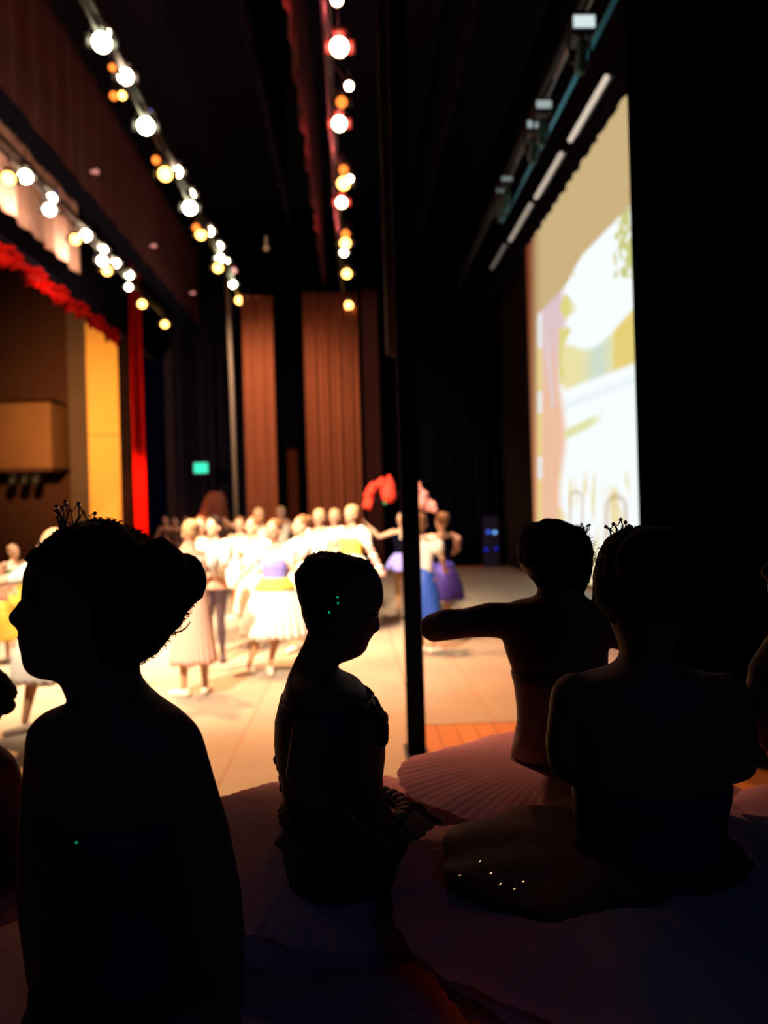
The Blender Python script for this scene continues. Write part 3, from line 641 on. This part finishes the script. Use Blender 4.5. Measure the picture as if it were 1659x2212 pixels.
for px, Yd, Hd, l in ((358, 19.6, 1.66, 'leftmost'), (379, 19.0, 1.62, 'second from left'), (403, 19.8, 1.64, 'third from left'), (452, 20.2, 1.66, 'tall one near the draped prop'), (487, 20.4, 1.62, 'rightmost, beside the grey pole')):
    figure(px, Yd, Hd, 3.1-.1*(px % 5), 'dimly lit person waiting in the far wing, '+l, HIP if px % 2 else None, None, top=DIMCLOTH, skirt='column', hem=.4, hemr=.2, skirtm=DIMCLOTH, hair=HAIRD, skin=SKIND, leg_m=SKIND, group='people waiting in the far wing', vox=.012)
# ------------------------------------------------------------------ foreground girls
def vring(y, xl, xr, b, d, dd=0, n=28, ex=2.0):
    c = V((xl+xr)/2, y, d); a = (xr-xl)/2/F*d; out = []
    for i in range(n):
        t = 2*PI*i/n; ct, st = math.cos(t), math.sin(t)
        e = 2/ex; out.append(c+RGT*(a*math.copysign(abs(ct)**e, ct))+FWD*(b*math.copysign(abs(st)**e, st)+dd))
    return out
def vloft(bm, rows, d, dd=0, ex=2.0): loft(bm, [vring(*r[:4], d, dd+(r[4] if len(r) > 4 else 0), ex=ex) for r in rows])
def tutu(t, c, R, z, lower=4, droop=.03, gap=.022, m=TULLE, over=None, squash=1.0, pleats=88, seed=1, name='tutu', tilt=(0, 0)):
    rnd = random.Random(seed); b2 = bmesh.new(); nth, nr = 420, 9
    for L in range(lower):
        RR = R*(1-.05*L) if L else R*.985
        ph = rnd.uniform(0, 6); grid = []
        for j in range(nr+1):
            s = j/nr; r = .10+(RR-.10)*s; row = []
            for i in range(nth):
                a = 2*PI*i/nth
                w = (.0011*math.sin(pleats*a+ph+3*math.sin(a*3+L))+.0016*math.sin(17*a+ph*2+L)+.008*math.sin(5*a+L)+.010*math.sin(3*a+ph))*s**1.5
                rr = r*(1+.012*s*math.sin(5*a+ph)+.006*s*math.sin(31*a))
                zz = z+.015-gap*L*(.5+.9*s)-droop*s*s+w+(tilt[0]*math.cos(a)+tilt[1]*math.sin(a))*r
                row.append(b2.verts.new((c[0]+rr*math.cos(a), c[1]+rr*math.sin(a)*squash, zz)))
            grid.append(row)
        for A, B in zip(grid, grid[1:]):
            for i in range(nth): b2.faces.new((A[i], A[(i+1) % nth], B[(i+1) % nth], B[i]))
    me = bpy.data.meshes.new(name); b2.to_mesh(me); b2.free()
    o = link(name, me, m, t)
    if over:
        b2 = bmesh.new(); grid = []
        for j in range(8):
            s = j/7; row = []
            for i in range(160):
                a = 2*PI*i/160; r = .105+(R*over[1]*(.42+.58*max(0, math.cos(a-over[2])))-.105)*s*(1+.03*s*math.sin(10*a)+.012*math.sin(20*a+1)*s)
                zz = z+.030-droop*(s*over[1])**2+.004*math.sin(12*a)*s+(tilt[0]*math.cos(a)+tilt[1]*math.sin(a))*r+.004*s
                row.append(b2.verts.new((c[0]+r*math.cos(a), c[1]+r*math.sin(a)*squash, zz)))
            grid.append(row)
        for A, B in zip(grid, grid[1:]):
            for i in range(160): b2.faces.new((A[i], A[(i+1) % 160], B[(i+1) % 160], B[i]))
        ob = obj('tutu_overlay', b2, over[0], t); ob.modifiers.new('t', 'SOLIDIFY').thickness = .003
    return o
def legs_down(bm, t, c, hz, wdir, fdir, k):
    for sx in (-1, 1):
        hp = Vector((c[0], c[1], hz))+wdir*sx*.075*k; kn = hp+Vector((0, 0, -(hz-.02)*.46))+wdir*sx*.01; an = Vector((hp.x, hp.y, .085*k))
        tube(bm, [hp, hp.lerp(kn, .5), kn, kn.lerp(an, .3), kn.lerp(an, .8), an], [.085*k, .07*k, .048*k, .052*k, .034*k, .03*k], 14)
        fd = (fdir+wdir*sx*.5).normalized(); heel = an-fd*.03*k; heel.z = .036; toe = an+fd*.15*k; toe.z = .026
        tube(bm, [heel, heel.lerp(toe, .5), toe], [.032*k, .033*k, .022*k], 10)
        b2 = bmesh.new(); tube(b2, [heel, heel.lerp(toe, .5), toe], [.036, .037, .026], 12); obj('pointe_shoe', b2, SHOE, t)
def strands(b2, anchors, d, n, ln, seed, dirf=None, rad=.0007):
    rnd = random.Random(seed)
    for _ in range(n):
        k = rnd.randrange(len(anchors)-1); s = rnd.random(); x = anchors[k][0]*(1-s)+anchors[k+1][0]*s; y = anchors[k][1]*(1-s)+anchors[k+1][1]*s
        tx, ty = anchors[k+1][0]-anchors[k][0], anchors[k+1][1]-anchors[k][1]; q = math.hypot(tx, ty); nx, ny_ = ty/q, -tx/q
        dd = rnd.uniform(-.02, .02); p = V(x, y, d)+FWD*dd; o = (RGT*nx-UP*ny_); tn = (RGT*tx-UP*ty)/q
        c = rnd.uniform(-1, 1); L = ln*rnd.uniform(.4, 1)
        pts = [p-o*.006, p+o*L*.4+tn*L*.25*c, p+o*L*.7+tn*L*.8*c, p+o*L*.6+tn*L*1.5*c]
        tube(b2, pts, [rad*1.3, rad, rad, rad*.5], 4, False)
def tiara(t, cpx, y0, d, wpx, hts, dd=0, gemm=GEM, arc=.05):
    tt = bmesh.new(); n = len(hts); tops = []
    for i in range(n):
        s = i/(n-1)*2-1; base = V(cpx+s*wpx, y0+abs(s)*6, d)+FWD*(dd-arc*(1-s*s)); top = V(cpx+s*wpx*1.25+hts[i][1], y0-hts[i][0], d)+FWD*(dd-arc*(1-s*s))
        tube(tt, [base, base.lerp(top, .5)+RGT*.004, top], [.0016, .0013, .001], 6); tops.append((base, top))
    for (a, b), (a2, b2) in zip(tops, tops[1:]):
        tube(tt, [a, a2], .0018, 6); m_ = a.lerp(a2, .5)+(b-a)*.75; tube(tt, [a, m_, a2], .001, 5); tube(tt, [b, b.lerp(b2, .5)-(b-a)*.35, b2], .001, 5)
    o = obj('tiara', tt, mat('tiara_wire', (.12, .13, .12), .3, metal=.9), t)
    for a, b in tops:
        g = bmesh.new(); bmesh.ops.create_icosphere(g, subdivisions=1, radius=.0035, matrix=Matrix.Translation(b)); gg = obj('gem', g, gemm, None, False)
        gg.parent = o; gg.matrix_parent_inverse = o.matrix_world.inverted() if False else Matrix()
        gg.location = (0, 0, 0)
    return o
def child_of(o, par):   # par is a part whose local frame is the world frame
    o.parent = par
    return o
KEYP = Vector((-2.9, 11.5, 6.9)); GREENP = Vector((1.5, -2.2, 2.6))
def facet(par, p, m, light, r=.004):
    v = (CAM-p).normalized(); l = (light-p).normalized(); h = (v+l).normalized()
    q = Vector((0, 0, 1)).rotation_difference(h); b2 = bmesh.new()
    bmesh.ops.create_cone(b2, cap_ends=True, segments=8, radius1=r, radius2=r*.6, depth=.0015, matrix=Matrix.Translation(p) @ q.to_matrix().to_4x4())
    o = obj('sequin', b2, m, None, False); o.parent = par; return o
def girl(label, d, S, rows_body, rows_hair, arms, hipc, hz, facing, tut=None, bod=None, bodm=BODICE, k=1.0, nose=(), lips=(), hair=HAIRD, vox=.0055, jaw=()):
    c = V(hipc, 1106, d); base = Vector((c.x, c.y, 0))
    t = thing('person', label, 'person', base, 'young ballerinas waiting in the near wing')
    bm = bmesh.new(); vloft(bm, rows_body, d)
    if nose: vloft(bm, nose, d)
    if lips: vloft(bm, lips, d)
    for a in arms:
        pts = [V(x, y, d+o) for x, y, o, r in a]; tube(bm, pts, [r for *_, r in a], 16)
        dv = (pts[-1]-pts[-2]).normalized(); hand(bm, pts[-1], dv, k, -UP if abs(dv.dot(FWD)) > .7 else -RGT)
    legs_down(bm, t, (c.x, c.y), hz, *facing, k)
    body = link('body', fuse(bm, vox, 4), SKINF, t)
    hb = bmesh.new(); vloft(hb, rows_hair, d)
    bmesh.ops.subdivide_edges(hb, edges=hb.edges[:], cuts=2, use_grid_fill=True)
    for v in hb.verts: v.co += (v.co-V(sum(r[1]+r[2] for r in rows_hair)/2/len(rows_hair), rows_hair[len(rows_hair)//2][0], d)).normalized()*(.004*noise.noise(v.co*40)+.003*noise.noise(v.co*110))
    if S: 
        for s in S: strands(hb, *s)
    h = obj('hair', hb, hair, t)
    if bod:
        b2 = bmesh.new(); loft(b2, [vring(y, xl, xr, b, d, dd) for y, xl, xr, b, dd in bod], False); o = obj('bodice', b2, bodm, t); o.modifiers.new('t', 'SOLIDIFY').thickness = .003
        t['_b'] = 1; del t['_b']
    return t, c, h
# --- left girl with tiara
hL = [(1121, 195, 222, .008), (1127, 168, 248, .03), (1140, 138, 275, .05), (1160, 111, 312, .07), (1186, 81, 345, .08), (1206, 68, 381, .084), (1222, 80, 393, .085), (1242, 108, 405, .083), (1263, 138, 422, .082), (1284, 158, 427, .08), (1303, 170, 422, .078), (1328, 180, 402, .075), (1360, 190, 381, .07), (1383, 200, 360, .062), (1412, 215, 338, .05), (1430, 245, 308, .03)]
bL = [(1140, 155, 270, .04), (1160, 120, 305, .06), (1200, 73, 330, .071), (1240, 57, 340, .075), (1265, 57, 342, .075), (1280, 53, 340, .075), (1300, 54, 335, .073), (1330, 52, 325, .069), (1360, 47, 315, .064), (1395, 49, 306, .058), (1430, 51, 302, .05), (1447, 58, 302, .046), (1458, 74, 303, .044), (1464, 128, 305, .045), (1485, 142, 316, .056), (1505, 152, 338, .06), (1516, 152, 350, .062), (1524, 130, 364, .066), (1537, 98, 386, .07), (1552, 78, 404, .073), (1573, 64, 425, .077), (1600, 60, 436, .08), (1640, 64, 440, .082), (1700, 85, 425, .085), (1800, 85, 415, .085), (1950, 112, 392, .07), (2050, 90, 415, .085), (2180, 65, 440, .1), (2280, 70, 435, .1), (2340, 110, 395, .07)]
nL = [(1284, 49, 110, .006), (1294, 44, 110, .009), (1310, 31, 110, .011), (1326, 17, 110, .012), (1336, 16, 110, .017), (1348, 24, 110, .018), (1358, 39, 110, .012)]
lL = [(1360, 44, 100, .012), (1367, 44, 100, .018), (1374, 38, 100, .022), (1381, 42, 100, .024), (1384, 47, 100, .024), (1388, 43, 100, .022), (1395, 40, 100, .02), (1404, 46, 100, .016), (1412, 50, 100, .012)]
aL = [[(370, 1612, 0, .046), (395, 1700, .0, .046), (425, 1800, 0, .046), (452, 1930, -.01, .045), (462, 2040, 0, .045), (464, 2160, .02, .04), (455, 2330, .06, .03)],
      [(122, 1612, 0, .042), (105, 1750, 0, .04), (95, 1930, 0, .038), (110, 2100, .04, .034), (150, 2260, .1, .026)]]
topL = [(81, 1185), (111, 1161), (145, 1138), (203, 1121), (236, 1124), (290, 1146), (324, 1166), (361, 1203)]
backL = [(427, 1283), (402, 1327), (381, 1360), (338, 1414), (304, 1431)]
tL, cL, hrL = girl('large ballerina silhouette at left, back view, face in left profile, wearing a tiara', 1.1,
    [(topL, 1.1, 150, .006, 3), (backL, 1.1, 80, .005, 4)], bL, hL, aL, 250, .86, (RGT, -R0), None,
    [(1745, 82, 418, .09, 0), (1800, 80, 420, .09, 0), (1880, 92, 408, .083, 0), (1950, 108, 396, .076, 0), (2050, 86, 420, .09, 0), (2130, 70, 436, .1, 0)], BODICE, 1.0, nL, lL)
ob = tutu(tL, (cL.x, cL.y), .50, .845, 6, .02, .02, seed=3)
tiara(tL, 165, 1135, 1.1, 24, [(30, -14), (40, -4), (38, 6), (50, 0), (46, 6), (26, 10)], 0)
b2 = bmesh.new()
for pts in ([(422, 1285), (432, 1278), (440, 1268), (443, 1258)], [(378, 1366), (390, 1364), (402, 1356), (411, 1343)]):
    tube(b2, [V(x, y, 1.1) for x, y in pts], [.0016, .0015, .0012, .0009], 6)
obj('hairpin', b2, BLACKM, tL)
b2 = bmesh.new(); ell(b2, V(395, 1255, 1.1), (.034, .03, .04)); ell(b2, V(330, 1240, 1.06), (.05, .04, .05)); 
for v in b2.verts: v.co += Vector((0, 0, 1))*.006*noise.noise(v.co*60)
obj('hair_bun', b2, HAIRD, tL)
b2 = bmesh.new(); ell(b2, V(78, 1290, 1.05), (.012, .010, .010)); obj('eye', b2, EYE, tL)
b2 = bmesh.new(); tube(b2, [V(58, 1284, 1.08), V(50, 1282, 1.08), V(45, 1277, 1.08)], [.0016, .001, .0004], 5); obj('eyelashes', b2, HAIRD, tL)
b2 = bmesh.new()
for (dx, dy, r) in ((0, 0, 22), (3, 18, 15), (-4, -14, 14)): ell(b2, V(222+dx, 1325+dy, 1.03), (r/1500*.6, .008, r/1500*.9))
obj('ear', b2, SKINF, tL)
# --- centre girl, head bowed, profile to the right
hC = [(1192, 690, 716, .012), (1198, 672, 742, .035), (1206, 660, 778, .05), (1216, 650, 800, .06), (1230, 641, 808, .07), (1241, 637, 800, .074), (1271, 640, 785, .078), (1300, 647, 768, .078), (1331, 655, 748, .074), (1350, 662, 732, .066), (1365, 668, 715, .05)]
bC = [(1202, 690, 765, .03), (1215, 665, 798, .055), (1233, 652, 815, .065), (1256, 650, 826, .07), (1282, 650, 829, .072), (1308, 655, 827, .071), (1316, 660, 820, .069), (1335, 664, 816, .067), (1360, 666, 808, .06), (1378, 660, 801, .054), (1392, 654, 794, .05), (1406, 647, 790, .044), (1416, 642, 780, .04), (1424, 637, 760, .045), (1432, 634, 730, .052), (1442, 630, 730, .06), (1452, 625, 738, .08), (1464, 621, 756, .11), (1475, 618, 778, .13), (1490, 613, 790, .14), (1520, 605, 800, .145), (1550, 598, 812, .14), (1600, 596, 826, .13), (1640, 600, 828, .12), (1670, 608, 823, .11), (1700, 613, 824, .1), (1745, 617, 830, .105), (1790, 620, 835, .125), (1850, 612, 840, .14), (1900, 630, 825, .12)]
nC = [(1314, 780, 820, .006), (1330, 780, 818, .010), (1345, 780, 821, .012), (1356, 780, 823, .017), (1362, 780, 820, .017), (1367, 780, 808, .010)]
lC = [(1367, 770, 806, .012), (1374, 770, 806, .02), (1380, 770, 801, .021), (1384, 770, 797, .021), (1389, 770, 798, .019), (1396, 770, 794, .016), (1405, 770, 792, .014)]
aC = [[(690, 1535, -.095, .045), (668, 1595, -.13, .037), (655, 1672, -.145, .034), (672, 1712, -.155, .031), (700, 1738, -.17, .024)],
      [(695, 1510, .12, .04), (680, 1600, .15, .038), (690, 1690, .15, .035), (705, 1715, .14, .03), (720, 1730, .14, .024)]]
tC, cC, hrC = girl('ballerina person in the centre, bowed head in right profile, dark hair pinned up', 1.6, [([(655, 1210), (690, 1192), (737, 1197), (800, 1214)], 1.6, 50, .007, 5)], bC, hC, aC, 728, .92, (FWD, RGT), None,
    [(1500, 607, 806, .148, 0), (1550, 595, 820, .145, 0), (1600, 593, 833, .135, 0), (1640, 597, 832, .125, 0), (1680, 607, 827, .113, 0), (1720, 612, 829, .108, 0), (1760, 614, 836, .12, 0), (1790, 612, 842, .135, 0)], BODICE, .97, nC, lC)
tutu(tC, (cC.x, cC.y), .41, .955, 5, .05, .022, over=(mat('dark_overlay', (.02, .012, .02), .9, spec=.05), .85, -1.1), seed=8)  # sequin plate with near side shade put into its colour and outline
b2 = bmesh.new(); rnd = random.Random(2)
for i in range(26):
    s = i/25; ell(b2, V(800+34*math.sin(s*2.2)-6, 1512+s*85, 1.6)+FWD*rnd.uniform(-.05, .05), (.012, .014, .014), seg=8)
obj('flower_trim', b2, OVERLAY, tC)
b2 = bmesh.new()
for x, y in ((598, 1640), (604, 1655), (609, 1680), (611, 1700)): ell(b2, V(x, y, 1.6), (.008, .02, .01), seg=8)
obj('back_trim', b2, OVERLAY, tC); b2 = bmesh.new()
for i in range(30): a = i/30*2*PI; ell(b2, Vector((cC.x+.125*math.cos(a), cC.y+.125*math.sin(a), .985)), (.016, .016, .01), seg=8)
obj('lace_trim', b2, OVERLAY, tC)
b2 = bmesh.new(); ell(b2, V(808, 1328, 1.545), (.009, .009, .007)); obj('eye', b2, EYE, tC)
b2 = bmesh.new(); ell(b2, V(728, 1350, 1.525), (.013, .008, .024)); obj('ear', b2, SKINF, tC)
for x, y in ((729, 1290), (730, 1303), (711, 1323)): facet(hrC, V(x, y, 1.51), GEMG, GREENP, .0042)
# --- girl with arm out
h3 = [(1121, 1175, 1200, .01), (1128, 1150, 1222, .03), (1142, 1130, 1256, .055), (1160, 1122, 1272, .07), (1190, 1118, 1281, .08), (1212, 1120, 1279, .08), (1235, 1136, 1276, .078), (1255, 1152, 1272, .07), (1275, 1166, 1262, .05)]
b3 = [(1140, 1150, 1250, .05), (1170, 1128, 1270, .07), (1200, 1122, 1274, .078), (1225, 1124, 1270, .078), (1240, 1142, 1266, .07), (1262, 1160, 1262, .055), (1284, 1162, 1260, .052), (1292, 1146, 1270, .055), (1298, 1110, 1285, .06), (1312, 1095, 1298, .066), (1345, 1085, 1306, .075), (1385, 1086, 1312, .078), (1410, 1092, 1313, .08), (1436, 1102, 1312, .08), (1480, 1115, 1305, .078), (1527, 1121, 1298, .072), (1561, 1122, 1295, .07), (1590, 1115, 1300, .075), (1640, 1105, 1310, .09), (1700, 1095, 1320, .1), (1750, 1110, 1300, .08)]
a3 = [[(1110, 1342, 0, .043), (1055, 1339, .0, .040), (1005, 1346, .01, .034), (960, 1350, .02, .037), (938, 1356, .04, .034), (950, 1353, .14, .032), (985, 1350, .27, .022)],
      [(1285, 1340, 0, .043), (1335, 1368, .0, .038), (1385, 1385, .01, .034), (1430, 1390, .02, .036), (1425, 1395, .14, .033), (1400, 1390, .27, .024)]]
t3, c3, hr3 = girl('ballerina person seen from behind with left arm stretched out sideways toward the black post', 1.75, [([(1230, 1132), (1260, 1142), (1277, 1164), (1283, 1195), (1275, 1250)], 1.75, 50, .006, 6)], b3, h3, a3, 1210, .97, (R0, FWD), None,
    [(1452, 1103, 1314, .086, 0), (1480, 1110, 1310, .084, 0), (1527, 1116, 1303, .078, 0), (1561, 1117, 1300, .076, 0), (1590, 1111, 1304, .08, 0), (1630, 1104, 1312, .09, 0)], BODICE_P, 1.0)
tutu(t3, (c3.x, c3.y), .39, 1.01, 6, .045, .022, seed=5, tilt=(-.05, -.03))
tiara(t3, 1256, 1146, 1.75, 10, [(8, -3), (14, 0), (10, 4), (12, 5)], 0, arc=.02)
# --- girl at right, back view
h4 = [(1136, 1388, 1432, .015), (1142, 1358, 1455, .045), (1155, 1326, 1480, .065), (1172, 1308, 1495, .077), (1195, 1298, 1504, .085), (1225, 1289, 1507, .088), (1262, 1283, 1504, .088), (1301, 1284, 1494, .082), (1328, 1305, 1480, .07), (1350, 1322, 1465, .055), (1375, 1345, 1445, .035)]
b4 = [(1160, 1340, 1460, .055), (1200, 1310, 1490, .075), (1260, 1296, 1494, .08), (1300, 1298, 1490, .075), (1332, 1312, 1478, .066), (1365, 1328, 1464, .058), (1397, 1340, 1458, .054), (1420, 1341, 1460, .055), (1436, 1328, 1474, .058), (1448, 1300, 1500, .062), (1456, 1262, 1545, .066), (1470, 1226, 1580, .07), (1500, 1208, 1600, .077), (1550, 1210, 1602, .082), (1650, 1234, 1580, .085), (1720, 1240, 1572, .078), (1770, 1243, 1562, .072), (1802, 1248, 1560, .075), (1860, 1232, 1580, .095), (1950, 1220, 1595, .1), (2020, 1250, 1560, .08)]
a4 = [[(1245, 1508, 0, .042), (1232, 1560, 0, .037), (1222, 1610, 0, .0335), (1228, 1645, .01, .034), (1240, 1652, .06, .032), (1275, 1640, .22, .024)],
      [(1565, 1508, 0, .042), (1580, 1560, 0, .037), (1592, 1610, 0, .0335), (1588, 1645, .01, .034), (1575, 1652, .06, .032), (1540, 1640, .22, .024)]]
t4, c4, hr4 = girl('ballerina seen from behind at right, small tiara, bent arms, nearest of the right group', 1.25, [([(1289, 1224), (1303, 1185), (1326, 1157), (1399, 1135), (1481, 1156)], 1.25, 70, .008, 9)], b4, h4, a4, 1402, .94, (R0, FWD), None,
    [(1690, 1236, 1578, .086, 0), (1720, 1236, 1576, .083, 0), (1770, 1239, 1566, .077, 0), (1802, 1243, 1564, .08, 0), (1850, 1234, 1580, .095, 0)], BODICE, 1.0)
tutu(t4, (c4.x, c4.y), .445, 1.02, 5, .05, .024, over=(OVERLAY, .80, PI-.2), seed=11)
tiara(t4, 1335, 1152, 1.25, 16, [(14, -6), (20, -3), (30, 2), (24, 4), (16, 6), (14, 8)], 0, arc=.02)
b2 = bmesh.new(); ell(b2, V(1400, 1215, 1.15), (.05, .03, .05)); obj('hair_bun', b2, HAIRD, t4)
# --- girl at right edge
def mp(rows, s, ox, oy, bx=1.0): return [(oy+(y-1283)*s, ox+(xl-427)*s, ox+(xr-427)*s, b*bx) for y, xl, xr, b in rows]
def mpa(arms, s, ox, oy, bx=1.0): return [[(ox+(x-427)*s, oy+(y-1283)*s, o*bx, r*bx) for x, y, o, r in a] for a in arms]
s5 = 1.1/1.5
X5 = 1642-(16-427)*s5; Y5 = 1200
t5, c5, hr5 = girl('ballerina person cut off by the right picture edge, faint red light on her arm', 1.5, None, mp(bL, s5, X5, Y5), mp(hL, s5, X5, Y5), [[(1690, 1400, 0, .035), (1658, 1450, -.02, .035), (1645, 1520, -.02, .033), (1665, 1600, .05, .025)]]+mpa(aL[:1], s5, X5, Y5), 1813, .84, (RGT, -R0), None, None, BODICE, 1.0, mp(nL, s5, X5, Y5), mp(lL, s5, X5, Y5))
tutu(t5, (c5.x-.02, c5.y), .27, .98, 4, .05, .024, seed=15)
# --- small girl at left edge
s6 = .5*1.0
k6 = .5*2.0/1.1
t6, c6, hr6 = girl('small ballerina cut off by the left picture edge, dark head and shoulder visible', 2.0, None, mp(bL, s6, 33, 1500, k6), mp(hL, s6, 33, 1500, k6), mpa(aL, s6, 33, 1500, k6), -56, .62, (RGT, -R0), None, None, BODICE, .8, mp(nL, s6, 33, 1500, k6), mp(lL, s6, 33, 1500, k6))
b2 = bmesh.new(); ell(b2, V(12, 1525, 1.98), (.024, .03, .022)); obj('hair_bun', b2, HAIRD, t6)
tutu(t6, (c6.x, c6.y), .3, .66, 3, .04, .02, seed=16)
# sequins on tutus
def tut_of(t): return [o for o in t.children if o.name.startswith('tutu_overlay')][0]
def sequins(t, z, pts, light=KEYP, r=.0036):
    ov = tut_of(t)
    for px, py in pts:
        rr = ray(px, py); p = CAM+rr*((z-1.6)/rr.z); facet(ov, p+Vector((0, 0, .006)), GEM, light, r)
sequins(t4, 1.035, [(1038, 1869), (1061, 1896), (1190, 1888), (993, 1901), (1131, 1914), (1082, 1919), (1112, 1930)])
sequins(t3 if False else tC, .97, [(845, 1815), (895, 1853), (886, 1914), (871, 1951)], KEYP)
bo = [o for o in tL.children if o.name.startswith('bodice')][0]
facet(bo, V(223, 1758, 1.1)-FWD*.096, GEMG, GREENP, .0028)
# ------------------------------------------------------------------ light
def spot(name, p, tgt, e, col, size=70, blend=.6, r=.15):
    l = bpy.data.lights.new(name, 'SPOT'); l.energy = e; l.color = col; l.spot_size = math.radians(size); l.spot_blend = blend; l.shadow_soft_size = r
    o = bpy.data.objects.new(name, l); COL.objects.link(o); o.location = p
    o.rotation_euler = (Vector(tgt)-Vector(p)).to_track_quat('-Z', 'Y').to_euler(); return o
def point(name, p, e, col, r=.1):
    l = bpy.data.lights.new(name, 'POINT'); l.energy = e; l.color = col; l.shadow_soft_size = r
    o = bpy.data.objects.new(name, l); COL.objects.link(o); o.location = p; return o
spot('key_lamp', (-7.5, 9.5, 8.0), (-1.5, 9.3, 0), 17000, (1, .78, .50), 46)
spot('key_lamp', (-7.5, 14, 8.0), (-2.8, 12.5, 0), 10000, (1, .74, .44), 42)
spot('batten_lamp', (-2.9, 5.2, 7.0), (-1.6, 10.5, 1.0), 12000, (1, .74, .46), 46, .7)  # added frontal spot, brightens the dancers from the near side
spot('batten_lamp', (-2.9, 9.5, 6.9), (-1.3, 7, 0), 6000, (1, .46, .18), 62, .9)
spot('batten_lamp', (-.2, 9.5, 6.9), (0.9, 7.6, 0), 3600, (1, .46, .22), 56, .9)
spot('batten_lamp', (-2.9, 15.5, 6.9), (-1.5, 19.5, 2.5), 1500, (1, .6, .4), 90, .8)
spot('side_lamp', (-2.9, 11.5, 6.9), (.15, 3.0, 1.0), 11000, (1, .36, .24), 9.5, 1.0)  # narrow fill added to light the tutus, placed at the second batten
spot('house_lamp', (-7.9, 18.6, 4.2), (-7.3, 23.4, 4.0), 2600, (1, .48, .15), 110, .9)
spot('near_batten_lamp', (-3.4, .8, 7.2), (-1.2, 8.4, .9), 13000, (1, .78, .55), 36, .8)  # unseen lamp added to whiten the dancers' camera side
spot('red_lamp', (-5.2, 18.5, 5.0), (-5.9, 21.7, 1.6), 5200, (1, .22, .08), 46, .8)
for y in (10.5, 13.5, 16): point('border_lamp', (-5.45, y, 7.05), 45, (1, .55, .38), .06)
for y in (9, 12.5, 16): point('red_border_lamp', (-.3, y, 7.25), 30, (1, .12, .12), .06)
for y in (11, 14.5): point('valance_lamp', (-6.0, y+1, 6.0), 16, (1, .12, .05), .1)  # red fill points added to brighten the valance
spot('blue_worklight', (1.5, -3.2, 3.2), (0, 3, 1), 34, (.08, .16, 1), 130, .9, .4)  # blue fill added behind the camera to turn the blacks navy
point('green_exit_light', GREENP, 2.2, (0, 1, .22), .12)
w = bpy.data.worlds.new('world'); scn.world = w; w.use_nodes = True
w.node_tree.nodes['Background'].inputs[0].default_value = (.1, .15, 1, 1); w.node_tree.nodes['Background'].inputs[1].default_value = .002
scn.view_settings.view_transform = 'Standard'; scn.view_settings.look = 'None'; scn.view_settings.exposure = 0; scn.view_settings.gamma = 1
scn.cycles.sample_clamp_indirect = 3
